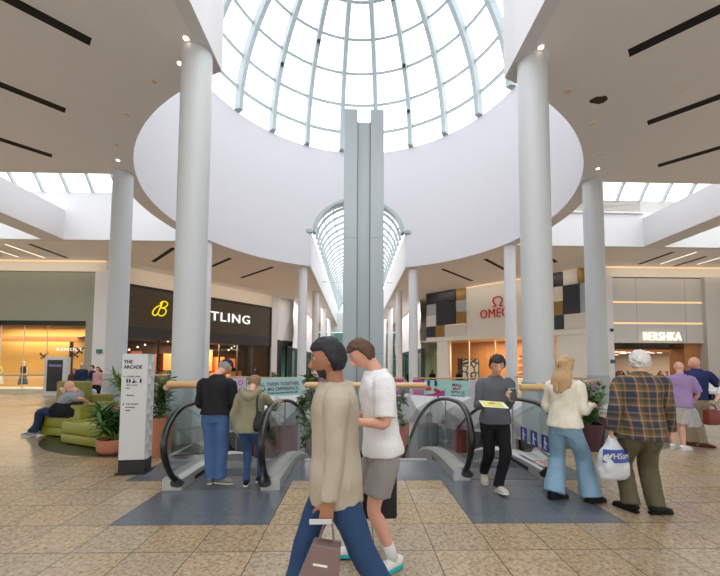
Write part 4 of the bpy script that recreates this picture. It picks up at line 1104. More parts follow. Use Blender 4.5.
# ------------------------------------------------------------------ plants
def leaf(bm, base, d, L, w, droop=.4, n=4):
    d = V(d).normalized(); side = d.cross(V((0, 0, 1)))
    if side.length < .05: side = V((1, 0, 0))
    side.normalize(); prev = None; p = V(base); dd = d.copy()
    for i in range(n+1):
        t = i/n; ww = w*math.sin(PI*(.12+.88*t)**.8)*.5 if t < 1 else .002; up = side.cross(dd)
        ring = [bm.verts.new(p-side*ww+up*ww*.35), bm.verts.new(p), bm.verts.new(p+side*ww+up*ww*.35)]
        if prev:
            for k in range(2): bm.faces.new((prev[k], prev[k+1], ring[k+1], ring[k]))
        prev = ring; p = p+dd*(L/n); dd = (dd+V((0, 0, -droop/n))).normalized()
def spiky(c, z, h, n, spread, L, w, seed, stems=5):
    """rosettes of strap leaves on thin stems"""
    rr = random.Random(seed); fo = bmesh.new(); sm = bmesh.new(); c = V((c[0], c[1], z))
    for s in range(stems):
        a = 2*PI*s/stems+rr.random(); top = c+V((math.cos(a)*spread*rr.uniform(.2, 1), math.sin(a)*spread*rr.uniform(.2, 1), h*rr.uniform(.45, 1)))
        tube(sm, [c+V((0, 0, -.1)), c.lerp(top, .5)+V((0, 0, .05)), top], [.018, .014, .01], seg=6)
        for k in range(n):
            t = rr.uniform(.35, 1); b = c.lerp(top, t); az = rr.random()*2*PI; el = rr.uniform(-.1, 1.1)
            leaf(fo, b, (math.cos(az)*math.cos(el), math.sin(az)*math.cos(el), math.sin(el)), L*rr.uniform(.6, 1.1), w, rr.uniform(.4, 1.1))
    return fo, sm
def bushy(c, z, h, r, n, L, w, seed):
    rr = random.Random(seed); fo = bmesh.new(); sm = bmesh.new(); c = V((c[0], c[1], z))
    for s in range(9):
        a = rr.random()*2*PI; top = c+V((math.cos(a)*r*rr.random(), math.sin(a)*r*rr.random(), h*rr.uniform(.5, 1)))
        tube(sm, [c+V((0, 0, -.1)), c.lerp(top, .5), top], [.012, .01, .006], seg=5)
        for k in range(n):
            t = rr.uniform(.1, 1); b = c.lerp(top, t); az = rr.random()*2*PI; el = rr.uniform(-.3, .9)
            dd = V((math.cos(az)*math.cos(el), math.sin(az)*math.cos(el), math.sin(el)))
            leaf(fo, b+dd*rr.uniform(0, r*.5), dd, L*rr.uniform(.6, 1.2), w, .6, 3)
    return fo, sm
def potted(name, c, label, prof, potm, plant, leafm='leaf', group=None):
    t = thing(name, (c[0], c[1], 0), label, 'plant', group)
    bm = bmesh.new(); lathe(bm, (c[0], c[1], 0), prof, 36); obj('pot', bm, M[potm], t, smooth=True, sharp=50)
    ztop = max(z for r, z in prof); bm = bmesh.new(); cyl(bm, c, prof[-1][0]*.98, prof[-1][1]-.01, prof[-1][1], 24); obj('soil', bm, M['soil'], t)
    fo, sm = plant; obj('foliage', fo, M[leafm], t); obj('stem', sm, M['leaf_light'], t)
    return t
potted('potted_plant', (-4.5, 6.6), 'spiky dark green plant in a low terracotta bowl left of the directory sign', [(.2, 0), (.27, .06), (.285, .25), (.27, .26), (.25, .2)], 'terracotta', spiky((-4.5, 6.6), .2, .66, 26, .42, .46, .06, 5, 9))
potted('potted_plant', (-3.62, 6.45), 'bushy plant in a tall terracotta pot right behind the directory sign', [(.17, 0), (.23, .5), (.24, .66), (.21, .66), (.2, .6)], 'terracotta', bushy((-3.62, 6.45), .6, .85, .26, 30, .12, .07, 8))
potted('potted_plant', (-5.5, 8.45), 'tall arching plant between the green seats and the directory sign', [(.2, 0), (.26, .5), (.27, .6), (.24, .6), (.22, .55)], 'terracotta', spiky((-5.5, 8.45), .55, .95, 18, .35, .42, .055, 21, 6), 'leaf_light')
potted('potted_plant', (4.28, 6.75), 'leafy plant in a dark plum pot behind the blonde woman', [(.16, 0), (.22, .35), (.24, .5), (.21, .5), (.2, .45)], 'plum', bushy((4.28, 6.75), .45, .75, .28, 34, .14, .07, 9))
potted('potted_plant', (4.9, 7.5), 'thin grassy plant behind the leafy plum pot plant', [(.16, 0), (.2, .35), (.22, .5), (.19, .5), (.18, .45)], 'plum', spiky((4.9, 7.5), .45, .6, 14, .25, .4, .03, 10, 4), 'leaf_light')
def trailing(x, y, label, n, seed, zt=1.28, drop=.95, w=.12):
    t = thing('hanging_planter', (x, y, .75), label, 'plant', 'planters hung behind the middle balustrade'); rr = random.Random(seed)
    obj('trough', bxm((x-.1, y+.02, .8), (x+.1, y+.18, .94), .02), M['sign_white'], t)
    fo = bmesh.new(); sm = bmesh.new()
    for k in range(n):
        p0 = V((x+rr.uniform(-.12, .12), y+rr.uniform(.0, .12), .94)); sgn = -1 if rr.random() < .7 else 1
        if k % 3 == 0: pts = [p0, p0+V((rr.uniform(-.1, .1), -.02, .2)), p0+V((rr.uniform(-.15, .15), -.05, zt-.9+.1*rr.random()))]
        else: pts = [p0, p0+V((rr.uniform(-w, w), -.1, .08)), p0+V((rr.uniform(-w, w)*1.5, -.14, -.25)), p0+V((rr.uniform(-w, w)*1.6, -.12, -drop*rr.uniform(.5, 1)+.2))]
        tube(sm, pts, [.007]*len(pts), seg=5)
        for i in range(34):
            b = catmull([V(q) for q in pts], rr.random()*(len(pts)-1)); az = rr.random()*2*PI; el = rr.uniform(-.6, .6)
            leaf(fo, b, (math.cos(az)*math.cos(el), math.sin(az)*math.cos(el), math.sin(el)), rr.uniform(.09, .15), .075, .5, 3)
    obj('foliage', fo, M['leaf'], t); obj('vine', sm, M['leaf_light'], t)
trailing(-.92, 6.2, 'trailing green plant on the balustrade right of the left escalator', 14, 3, 1.32, 1.0, .1)
trailing(.6, 6.2, 'sparse trailing plant on the balustrade right of the man in white', 4, 4, 1.15, 1.0)
t = thing('potted_plant', (-6.6, 25.3, zf(25.3)), 'tiny green plant far off by the dark corner shop', 'plant'); c = (-6.3, 27)
bm = bmesh.new(); lathe(bm, (c[0], c[1], -.42), [(.15, 0), (.2, .9), (.18, .9)], 16); obj('pot', bm, M['charcoal'], t); fo, sm = bushy(c, .4, .6, .25, 16, .2, .1, 2); obj('foliage', fo, M['leaf_light'], t); obj('stem', sm, M['leaf'], t)
# ------------------------------------------------------------------ people
UP = V((0, 0, 1))
def ik(a, b, l1, l2, pole):
    """middle joint of a two-bone chain from a to b bending towards pole; returns mid, end"""
    a = V(a); b = V(b); d = b-a; L = d.length
    if L > (l1+l2)*.998: b = a+d*((l1+l2)*.998/L); d = b-a; L = d.length
    n = d/L; x = (l1*l1-l2*l2+L*L)/(2*L); h2 = max(0, l1*l1-x*x)
    p = V(pole)-a; p = p-n*p.dot(n)
    if p.length < 1e-4: p = V((0, -1, 0))-n*(-n.y)
    return a+n*x+p.normalized()*math.sqrt(h2), b

def head_shape(c, R, F, U, s, grow=0, mask=None, seg=28, seed=0, rough=0):
    """head as a deformed sphere: x right, y forward, z up; s = head height"""
    bm = bmesh.new(); g = bmesh.ops.create_uvsphere(bm, u_segments=seg, v_segments=seg*3//4, radius=1)
    for v in g['verts']:
        x, y, z = v.co
        w, d, h = .325*s, .41*s, .5*s
        jaw = max(0, -z)
        kx = 1-.34*jaw**1.6
        ky = 1-.10*jaw if y > 0 else 1-.42*jaw**1.3
        px, py, pz = x*w*kx, y*d*ky, z*h
        if y > 0:
            py *= 1-.10*abs(x)**2
            # brow, eye sockets, cheek, chin
            e = math.exp(-((abs(x)-.38)**2/.03+(z-.02)**2/.02)); py -= .035*s*e
            e = math.exp(-((z-.2)**2/.012))*math.exp(-(x/.6)**2); py += .012*s*e
            e = math.exp(-((z+.85)**2/.03+(x/.3)**2)); py += .03*s*e
        if z > .5 : pz *= .97
        r = V((px, py, pz))
        if grow or mask:
            m = mask(x, y, z) if mask else 1
            nn = V((x, y, z)).normalized(); q = noise.noise(V((x*5+seed, y*5, z*3)))*rough+noise.noise(V((x*13+seed, y*13, z*7)))*rough*.5
            r = r+nn*((grow+q)*m*s-(.10*s)*(1-m))
        v.co = c+R*r.x+F*r.y+U*r.z
    return bm

def join(a, b):
    me = bpy.data.meshes.new('j'); b.to_mesh(me); b.free(); a.from_mesh(me); bpy.data.meshes.remove(me); return a

def hand(bm, w, d, pn, side, s=1, curl=.35):
    """palm, four fingers, thumb; d along the hand, pn palm normal (fingers curl towards it), side = thumb side"""
    d = V(d).normalized(); pn = V(pn); pn = (pn-d*pn.dot(d)).normalized(); sd = V(side); sd = (sd-d*sd.dot(d)-pn*sd.dot(pn))
    sd = sd.normalized() if sd.length > 1e-3 else d.cross(pn)
    tube(bm, [w-d*.02*s, w+d*.03*s, w+d*.088*s], [(.026*s, .02*s), (.038*s, .016*s), (.042*s, .013*s)], X=sd, seg=12)
    for i, L in enumerate((.072, .08, .074, .058)):
        o = .033-.0225*i; p = w+d*.082*s+sd*o*s; dd = (d+sd*(.16-.11*i)*.6).normalized(); P = [p-dd*.02*s, p]
        for k, f in enumerate((.44, .31, .25)):
            a = curl*(k+.6)*1.05; v = dd*math.cos(a)+pn*math.sin(a); p = p+v*(L*f*s); P.append(p)
        tube(bm, P, [.0085*s, .0085*s, .008*s, .0075*s, .0058*s], seg=8, sub=2)
    p = w+d*.018*s+sd*.026*s; P = [p]
    for k, L in enumerate((.04, .034, .026)):
        v = (sd*(.75-.28*k)+d*(.6+.12*k)+pn*(.35+.3*curl*k)).normalized(); p = p+v*L*s; P.append(p)
    tube(bm, P, [.014*s, .0105*s, .009*s, .0065*s], seg=8, sub=2)

SK = {}
for k, c in dict(fair=(222, 172, 146), pink=(222, 166, 144), tan=(168, 116, 88), pale=(230, 184, 160)).items(): SK[k] = mat('skin_'+k, c, .5, var=.05, scale=9)
HC = {}
for k, c in dict(black=(24, 24, 32), brown=(92, 66, 46), white=(222, 220, 216), blonde=(186, 150, 108), ash=(140, 110, 80), auburn=(112, 58, 40), grey=(150, 146, 140), dark=(46, 36, 30)).items():
    HC[k] = mat('hair_'+k, c, .5, var=.3, scale=26, bump=.5, bscale=60, stretch=(2.5, 2.5, .5))
_cl = {}
def cloth(c, rough=.85, var=.08, bump=.25):
    k = (c, rough)
    if k not in _cl: _cl[k] = mat('cloth_%d_%d_%d' % c, c, rough, var=var, scale=7, bump=bump, bscale=90, spec=.2)
    return _cl[k]
def denim(c):
    k = (c, 'd')
    if k not in _cl: _cl[k] = mat('denim_%d' % c[2], c, .85, var=.2, scale=8, bump=.3, bscale=180, spec=.15)
    return _cl[k]

def person(label, J, F, look, S=1, sex='m', skin='fair', top=None, bottom=None, shoes=None, hair=None, vox=.0075, toes=None, hands=None, base=None, group=None, eyes=True, bulk=1.0, belly=0, build_top=None, headtilt=0, hs=1.0):
    F = V(F); F.z = 0; F.normalize(); Rt = F.cross(UP); J = {k: V(v) for k, v in J.items()}
    pel, neck, hc = J['pel'], J['neck'], J['head']; U = (neck-pel).normalized(); T = (neck-pel).length
    shax = (J['shR']-J['shL']).normalized(); hf = V(look).normalized()
    hu = UP if abs(hf.z) < .98 else -F
    hr = hf.cross(hu).normalized(); hu = hr.cross(hf).normalized()
    if headtilt: q = Quaternion(hf, headtilt); hr = q @ hr; hu = q @ hu
    la, lf, lt, ls = .295*S, .25*S, .425*S, .405*S
    hips = {'L': pel-Rt*.09*S-U*.04*S, 'R': pel+Rt*.09*S-U*.04*S}
    A, Wd, K, N = {}, {}, {}, {}
    for s in 'LR':
        A[s], Wd[s] = ik(J['sh'+s], J['wr'+s], la, lf, J['el'+s])
        K[s], N[s] = ik(hips[s], J['an'+s], lt, ls, J['kn'+s])
    fem = sex == 'f'
    st = [(-.11*S, .125, .095), (0, .168 if not fem else .172, .118), (.26*T, .146 if not fem else .128, .104+belly*.6), (.5*T, .156 if not fem else .134, .112+belly), (.76*T, .168 if not fem else .146, .116 if not fem else .122), (.9*T, .15 if not fem else .132, .094), (T, .07, .064)]
    def spine(u): return pel+U*u
    def axis(u): return Rt.lerp(shax, max(0, min(1, u/T)))
    def torso(bm, sts, off=0, hem=None, seg=24, koff=None):
        P, R = [], []
        for i, (u, rx, ry) in enumerate(sts):
            k = off if koff is None else koff(u/T)
            P.append(spine(u)+F*(belly*.5 if 0 < u < .7*T else 0)); R.append((rx*S*bulk+k, ry*S*bulk+k))
        n0 = len(bm.verts); tube(bm, P, R, X=Rt, seg=seg, sub=4, sq=.88)
    # ---- body: one continuous skin
    b = bmesh.new(); torso(b, st, -.012 if top else 0)
    tube(b, [neck-U*.05*S, neck+U*.02*S, hc-hu*.05*S-hf*.02*S], [(.066*S, .064*S), (.056*S, .056*S), (.055*S, .056*S)], X=Rt, seg=14)
    Hh = .238*S*hs; hd = head_shape(hc, hr, hf, hu, Hh); join(b, hd)
    tube(b, [hc+hf*.37*Hh+hu*.06*Hh, hc+hf*.44*Hh-hu*.07*Hh, hc+hf*.455*Hh-hu*.14*Hh, hc+hf*.39*Hh-hu*.18*Hh], [.03*Hh, .042*Hh, .056*Hh, .04*Hh], X=hr, seg=8)
    for sg in (-1, 1):
        ball(b, hc+hr*(.325*Hh*sg)-hf*.02*Hh-hu*.06*Hh, (.03*Hh, .075*Hh, .13*Hh), 10, Matrix((hr, hf, hu)).transposed())
    tube(b, [hc+hf*.385*Hh-hu*.27*Hh-hr*.09*Hh, hc+hf*.415*Hh-hu*.265*Hh, hc+hf*.385*Hh-hu*.27*Hh+hr*.09*Hh], [(.02*Hh, .03*Hh)]*3, seg=8)
    for s in 'LR':
        sh = J['sh'+s]; inn = sh.lerp(spine(.84*T), .35)
        tube(b, [inn, sh, sh.lerp(A[s], .5), A[s], A[s].lerp(Wd[s], .35), Wd[s]], [.048*S, .05*S, .043*S*(.9 if fem else 1), .037*S, .038*S*(.88 if fem else 1), .025*S], seg=14)
        hd_, pn_, sd_, cu_ = (hands or {}).get(s, (None, None, None, .35))
        dd = V(hd_) if hd_ else (Wd[s]-A[s]); dd.normalize()
        pn = V(pn_) if pn_ else (Rt if s == 'L' else -Rt); sd = V(sd_) if sd_ else F
        hand(b, Wd[s], dd, pn, sd, S*(.9 if fem else 1), cu_)
        lk = .84 if bottom and bottom.get('len', 1) > .6 else 1; tube(b, [hips[s]+U*.05*S, hips[s]-UP*.05*S, hips[s].lerp(K[s], .5), K[s], K[s].lerp(N[s], .3), K[s].lerp(N[s], .7), N[s], N[s]-UP*.03*S], [.085*S*lk, .088*S*lk, .073*S*lk, .053*S*lk, .056*S*lk, .043*S*lk, .035*S*lk, .035*S], seg=16)
        td = V((toes or {}).get(s, F)).normalized()
        tube(b, [N[s]-td*.03*S-UP*.035*S, N[s]+td*.06*S-UP*.045*S, N[s]+td*.15*S-UP*.06*S], [(.032*S, .04*S), (.04*S, .03*S), (.035*S, .014*S)], X=td.cross(UP), seg=10)
    b = remesh(b, vox, 2)
    if base is None:
        lo = min(N['L'].z, N['R'].z)
        base = V((pel.x, pel.y, min(v.co.z for v in b.verts)))
    root = obj('person', b, SK[skin], base=base, smooth=True); tag(root, label, 'person', group)
    cv = max(vox*1.25, .01)
    # ---- trousers, shorts or skirt
    if bottom:
        bk = bottom.get('kind', 'trousers'); o = bottom.get('off', .014); r3 = bottom.get('r', (.105, .082, .075, .075)); b = bmesh.new()
        wst = bottom.get('waist', .2)
        torso(b, [(-.13*S, .12, .10), (-.04*S, .168, .12), (.06*S, .16, .112), (wst*T, .136 if not fem else .126, .096+belly*.5)], o*.6)
        for s in 'LR':
            e = bottom.get('len', 1.0)
            P = [hips[s]+U*.03*S, hips[s]-UP*.06*S, hips[s].lerp(K[s], .55), K[s]]; R = [.092*S, r3[0]*S, (r3[0]*.45+r3[1]*.55)*S, r3[1]*S]
            if e > .5:
                t = (e-.5)/.5; P += [K[s].lerp(N[s], .5*t), K[s].lerp(N[s], t*1.06)]; R += [r3[2]*S, r3[3]*S]
            else: P = P[:3]+[hips[s].lerp(K[s], e*2)]; R = R[:3]+[r3[1]*S]
            tube(b, P, R, seg=18)
        b = fold(remesh(b, cv, 2), bottom.get('fold', .008), 10, 3, .45)
        obj(bk if bk != 'trousers' else bottom.get('name', 'trousers'), b, bottom['mat'], root, smooth=True)
    # ---- top
    if top:
        o = top.get('off', .022); hem = top.get('hem', .1); b = bmesh.new(); hw = top.get('hemw', 0)
        s2 = [(-hem*S, .165+hw, .125+hw), (0, .17+hw*.8, .124+hw*.8), (.26*T, .15+hw*.6 if not fem else .138+hw*.5, .11+hw*.5+belly*.6)]+[(u, rx, ry) for u, rx, ry in st[3:6]]+[(T*.97, .082, .078), (T*1.03, top.get('col', .068), top.get('col', .068)*.95)]
        torso(b, s2, o, seg=28)
        e = top.get('sleeve', 1.0); sr = top.get('sr', (.066, .055, .048, .038))
        for s in 'LR':
            sh = J['sh'+s]; inn = sh.lerp(spine(.84*T), .4); P = [inn, sh, sh.lerp(A[s], .5)]; R = [(sr[0]-.002)*S, sr[0]*S, sr[1]*S]
            if e > .5:
                t = (e-.5)/.5; P += [A[s], A[s].lerp(Wd[s], .55*t), A[s].lerp(Wd[s], t)]; R += [sr[2]*S, (sr[2]*.5+sr[3]*.5)*S, sr[3]*S]
            else: P += [sh.lerp(A[s], e*2)]; R += [sr[2]*S]
            tube(b, P, R, seg=16)
        if top.get('hood'):
            c = spine(T*.93)-F*.10*S
            tube(b, [c+Rt*.12*S+F*.1*S+U*.07*S, c+Rt*.11*S+U*.03*S, c-U*.05*S-F*.03*S, c-Rt*.11*S+U*.03*S, c-Rt*.12*S+F*.1*S+U*.07*S], [(.03*S, .04*S), (.05*S, .055*S), (.075*S, .085*S), (.05*S, .055*S), (.03*S, .04*S)], seg=12)
        if top.get('collar'):
            for k in range(1): tube(b, [neck-U*.03*S, neck+U*.035*S], [(.082*S, .08*S), (.074*S, .074*S)], X=Rt, seg=20, sub=1)
        b = fold(remesh(b, cv, 2), top.get('fold', .009), 8, 11, .7)
        g = obj(top.get('name', 'top'), b, top['mat'], root, smooth=True)
        if top.get('yoke'):
            pass
    # ---- shoes
    if shoes:
        for s in 'LR':
            td = V((toes or {}).get(s, F)).normalized(); rr_ = td.cross(UP).normalized(); uu = rr_.cross(td).normalized(); a = N[s]; b = bmesh.new(); L = S*shoes.get('size', 1)
            gp = a-uu*.088*S
            secs = [(-.075, .022, .03), (-.06, .034, .04), (-.02, .038, .043), (.05, .04, .038), (.11, .046, .03), (.155, .042, .024), (.185, .024, .017)]
            tube(b, [gp+td*(q*L)+uu*(hh*S+.004) for q, w_, hh in secs], [(w_*S, hh*S) for q, w_, hh in secs], X=rr_, seg=16, sq=.8, sub=3)
            tube(b, [a-uu*.05*S-td*.01, a+uu*shoes.get('high', .0)*S-td*.012], [(.043*S, .052*S), (.041*S, .046*S)], X=rr_, seg=14, sub=1)
            b = remesh(b, max(.008, vox), 2); so = obj('shoe', b, shoes['mat'], root, smooth=True)
            b = bmesh.new(); rings = []
            secs2 = [(-.082, .02), (-.07, .034), (-.02, .038), (.05, .042), (.11, .049), (.155, .045), (.185, .03), (.196, .012)]
            for hgt in (-.004, .024 if shoes.get('thick') else .014):
                lft = [gp+td*(q*L)+rr_*(w_*S)+uu*hgt for q, w_ in secs2]; rgt = [gp+td*(q*L)-rr_*(w_*S)+uu*hgt for q, w_ in secs2[::-1]]
                rings.append([b.verts.new(p) for p in lft+rgt])
            n_ = len(rings[0])
            for i in range(n_): b.faces.new((rings[0][i], rings[0][(i+1) % n_], rings[1][(i+1) % n_], rings[1][i]))
            b.faces.new(rings[0][::-1]); b.faces.new(rings[1]); bmesh.ops.recalc_face_normals(b, faces=b.faces[:]); obj('sole', b, shoes['sole'], so)
            if shoes.get('sock'):
                b = bmesh.new(); tube(b, [a-uu*.02*S, a.lerp(K[s], .28)], [.042*S, .046*S], seg=14, sub=2); obj('sock', b, shoes['sock'], root, smooth=True)
    # ---- hair
    if hair:
        k = hair['kind']; hm = hair['mat']
        if k in ('short', 'fringe', 'long', 'bob'):
            def mask(x, y, z):
                if k == 'fringe': v = (-.05-y)*6 if z < .35 else -1; v = min(v, (z+.55)*6, (.38-z)*7)
                else:
                    line = .42 if y > .3 else (.42-(.3-y)*1.9 if y > -.25 else -.62)
                    v = (z-line)*7
                return max(0, min(1, v+.5))
            b = head_shape(hc, hr, hf, hu, Hh, hair.get('grow', .05), mask, 44, 3, hair.get('rough', .04))
            if k in ('long', 'bob'):
                ln = hair.get('len', .42)*S; back = -F
                for i in range(9):
                    a_ = -1.25+2.5*i/8; o = hc-hf*(.30*Hh*math.cos(a_))+hr*(.33*Hh*math.sin(a_)); dn = o-UP*ln*(.8+.2*math.cos(a_*1.3))-hf*.06*S+hr*(.03*math.sin(a_))+back*.03
                    wv = [.014*math.sin(i*2.1+q) for q in range(5)]
                    tube(b, [o+hu*.12*Hh]+[o.lerp(dn, q/4)+hr*wv[q]+back*(.03 if q > 1 else 0) for q in range(5)], [.03*S, .034*S, .036*S, .036*S, .03*S, .012*S], seg=8, sub=3)
                b = fold(remesh(b, .009, 1), .006, 22, 5, .25)
            obj('hair', b, hm, root, smooth=True)
        if k == 'cap' or hair.get('cap'):
            cm = hair.get('cap') or hm
            b = head_shape(hc, hr, hf, hu, Hh, .055, lambda x, y, z: max(0, min(1, (z-.12-.1*y)*9)), 32)
            cp = obj('cap', b, cm, root, smooth=True)
            if hair.get('brim', True):
                b = bmesh.new(); c = hc+hf*.36*Hh+hu*.2*Hh; rows = []
                for i in range(4):
                    rows.append([b.verts.new(c+hf*(i/3*.32*Hh*math.cos(q*.9))+hr*(.34*Hh*q*(1-.12*i/3))-hu*(.04*Hh*i/3+.05*Hh*q*q)) for q in [-1+2*j/8 for j in range(9)]])
                for p_, q_ in zip(rows, rows[1:]):
                    for j in range(8): b.faces.new((p_[j], p_[j+1], q_[j+1], q_[j]))
                r_ = bmesh.ops.extrude_face_region(b, geom=b.faces[:]); bmesh.ops.translate(b, verts=[v for v in r_['geom'] if isinstance(v, bmesh.types.BMVert)], vec=hu*.006)
                bmesh.ops.recalc_face_normals(b, faces=b.faces[:]); obj('brim', b, cm, cp)
        if hair.get('beard'):
            b = head_shape(hc, hr, hf, hu, Hh, .016, lambda x, y, z: max(0, min(1, min((y-.05)*5, (-z-.36)*6)))*(0 if abs(x) < .16 and -.6 < z < -.42 and y > .3 else 1), 36, 2, .02); obj('beard', b, hair['beard'], root, smooth=True)
    if eyes:
        for sg in (-1, 1):
            p = hc+hr*(.135*Hh*sg)+hf*.318*Hh+hu*.035*Hh; b = bmesh.new(); ball(b, p, .038*Hh, 10); e_ = obj('eye', b, M['eye_white'], root, smooth=True)
            b = bmesh.new(); ball(b, p+hf*.018*Hh, .029*Hh, 8); obj('iris', b, M['iris'], e_, smooth=True)
            if hair:
                b = bmesh.new(); q = p+hu*.085*Hh+hf*.05*Hh; tube(b, [q-hr*.06*Hh, q+hu*.012*Hh, q+hr*.06*Hh-hf*.02*Hh], [.012*Hh]*3, seg=6); obj('eyebrow', b, hair.get('brow', hair['mat']), root)
    return root

def plaid():
    m = mat('plaid', (90, 84, 66), .9); nt = m.node_tree; n = nt.nodes; l = nt.links
    tc = n.new('ShaderNodeTexCoord'); sp = n.new('ShaderNodeSeparateXYZ'); l.new(tc.outputs['Object'], sp.inputs[0])
    outs = []
    for i, per in ((0, .17), (2, .155)):
        d = n.new('ShaderNodeMath'); d.operation = 'DIVIDE'; l.new(sp.outputs[i], d.inputs[0]); d.inputs[1].default_value = per
        f = n.new('ShaderNodeMath'); f.operation = 'FRACT'; l.new(d.outputs[0], f.inputs[0])
        cr = n.new('ShaderNodeValToRGB'); cr.color_ramp.interpolation = 'CONSTANT'; e = cr.color_ramp.elements
        e[0].position = 0; e[0].color = srgb(42, 58, 74); e[1].position = .36; e[1].color = srgb(112, 100, 66)
        for p, c in ((.42, (206, 130, 96)), (.48, (104, 94, 62)), (.66, (70, 62, 48)), (.86, (112, 100, 68)), (.93, (188, 112, 84)), (.97, (60, 62, 60))):
            x = e.new(p); x.color = srgb(*c)
        l.new(f.outputs[0], cr.inputs[0]); outs.append(cr.outputs[0])
    mx = n.new('ShaderNodeMix'); mx.data_type = 'RGBA'; mx.inputs[0].default_value = .5; l.new(outs[0], mx.inputs[6]); l.new(outs[1], mx.inputs[7])
    l.new(mx.outputs[2], n['Principled BSDF'].inputs['Base Color']); return m

WHITE_SHOE = dict(mat=cloth((228, 228, 226), .5), sole=mat('teal_sole', (30, 178, 186), .5), thick=True, sock=cloth((222, 222, 226)))
def shoe(c, s=(24, 24, 26), **k): return dict(mat=cloth(c, .5), sole=cloth(s, .6), **k)
dn = V((0, 0, -1))

# 1 man in a tan sweater walking left, nearest the camera
person('man in a tan sweater and blue jeans striding left nearest the camera', dict(head=(-.352, 2.3, 1.635), neck=(-.305, 2.3, 1.475), shL=(-.285, 2.11, 1.375), shR=(-.30, 2.49, 1.38), elL=(-.1, 2.05, 1.1), wrL=(-.325, 2.06, .80), elR=(-.15, 2.58, 1.1), wrR=(-.28, 2.53, .83),
    pel=(-.295, 2.3, .95), knL=(-.5, 2.22, .5), anL=(.06, 2.21, .13), knR=(-.9, 2.38, .5), anR=(-.58, 2.39, .09)), (-1, -.05, 0), (-1, -.1, -.12), 1.03, skin='tan', bulk=1.02, hs=1.06,
    top=dict(mat=cloth((186, 174, 158)), name='sweater', hem=.19, hemw=.004, sr=(.078, .068, .06, .046), sleeve=.97, off=.03, fold=.012), bottom=dict(mat=denim((52, 76, 112)), name='jeans', r=(.105, .082, .076, .08)), shoes=shoe((40, 40, 44)),
    hair=dict(kind='short', mat=HC['black'], grow=.08, rough=.03, beard=HC['dark']), toes=dict(L=(-.9, 0, -.4), R=(-1, 0, .12)), hands=dict(L=(None, None, None, .95)), vox=.007)
# 2 man in a white T-shirt
person('young man in a white T-shirt and grey shorts looking down while walking left', dict(head=(-.125, 2.9, 1.685), neck=(-.01, 2.9, 1.535), shL=(.045, 2.73, 1.455), shR=(-.005, 3.07, 1.45), elL=(.1, 2.6, 1.0), wrL=(-.20, 2.70, 1.17), elR=(.0, 3.2, 1.0), wrR=(-.26, 2.98, 1.17),
    pel=(.045, 2.9, .945), knL=(-.1, 2.80, .5), anL=(.13, 2.86, .10), knR=(-.5, 3.03, .5), anR=(-.15, 3.04, .11)), (-1, -.12, 0), (-.86, -.12, -.5), 1.02, skin='pink',
    top=dict(mat=cloth((232, 232, 236)), name='t_shirt', hem=.05, hemw=.012, sleeve=.44, sr=(.082, .08, .082, .05), off=.026, fold=.013), bottom=dict(kind='shorts', mat=cloth((150, 146, 144)), r=(.112, .108, .1, .1), len=.36, fold=.008), shoes=WHITE_SHOE,
    hair=dict(kind='short', mat=HC['brown'], grow=.07, rough=.05), toes=dict(L=(-.8, -.55, -.03), R=(-1, .0, .0)), hands=dict(L=((-1, .1, .25), (0, .2, 1), (0, -1, .4), .7), R=((-1, 0, .2), (0, -.4, 1), (0, -1, .2), .7)), vox=.007)
# 3 man on the escalator
person('man in a black jacket, jeans and a navy cap riding down, seen from behind', dict(head=(-1.965, 4.98, 1.555), neck=(-2.03, 4.86, 1.425), shL=(-2.225, 4.85, 1.335), shR=(-1.84, 4.85, 1.325), elL=(-2.34, 4.82, 1.0), wrL=(-2.12, 5.07, 1.04), elR=(-1.74, 4.8, 1.0), wrR=(-1.93, 5.07, 1.05),
    pel=(-2.03, 4.83, .945), knL=(-2.11, 5.1, .5), anL=(-2.09, 4.88, .095), knR=(-1.95, 5.1, .45), anR=(-1.96, 4.86, .095)), (.08, 1, 0), (.4, .8, -.62), .97, skin='pink', bulk=.99,
    top=dict(mat=cloth((34, 35, 39), .75), name='jacket', hem=.02, sr=(.07, .062, .056, .046), collar=True, off=.03, fold=.009), bottom=dict(mat=denim((78, 108, 152)), name='jeans', r=(.1, .086, .08, .08), off=.008), shoes=shoe((128, 122, 112), (200, 196, 188)),
    hair=dict(kind='fringe', mat=HC['grey'], cap=cloth((36, 46, 66)), brim=True), toes=dict(L=(-.1, 1, 0), R=(.9, -.12, 0)), eyes=False)
# 4 woman on the escalator
person('short woman in an olive hoodie holding the escalator handrail, seen from behind', dict(head=(-1.545, 4.9, 1.345), neck=(-1.55, 4.81, 1.235), shL=(-1.70, 4.8, 1.155), shR=(-1.395, 4.8, 1.165), elL=(-1.80, 4.75, .93), wrL=(-1.74, 4.83, .715), elR=(-1.30, 4.8, .98), wrR=(-1.27, 5.16, 1.065),
    pel=(-1.55, 4.79, .79), knL=(-1.63, 5.0, .4), anL=(-1.60, 4.8, .085), knR=(-1.45, 5.0, .4), anR=(-1.45, 4.95, .085)), (.05, 1, 0), (.05, .8, -.75), .86, 'f', skin='pink', bulk=1.14,
    top=dict(mat=cloth((142, 137, 114)), name='hoodie', hem=.10, hemw=.03, sr=(.075, .068, .06, .048), hood=True, off=.03, fold=.012), bottom=dict(mat=denim((64, 88, 132)), name='jeans', r=(.1, .07, .058, .05)), shoes=shoe((28, 28, 30), (226, 226, 224)),
    hair=dict(kind='short', mat=HC['ash'], grow=.075, rough=.06), toes=dict(L=(-.15, 1, 0), R=(.55, .8, 0)), eyes=False, hands=dict(R=((.25, 1, -.1), (.1, .1, -1), (-1, 0, 0), .5)))
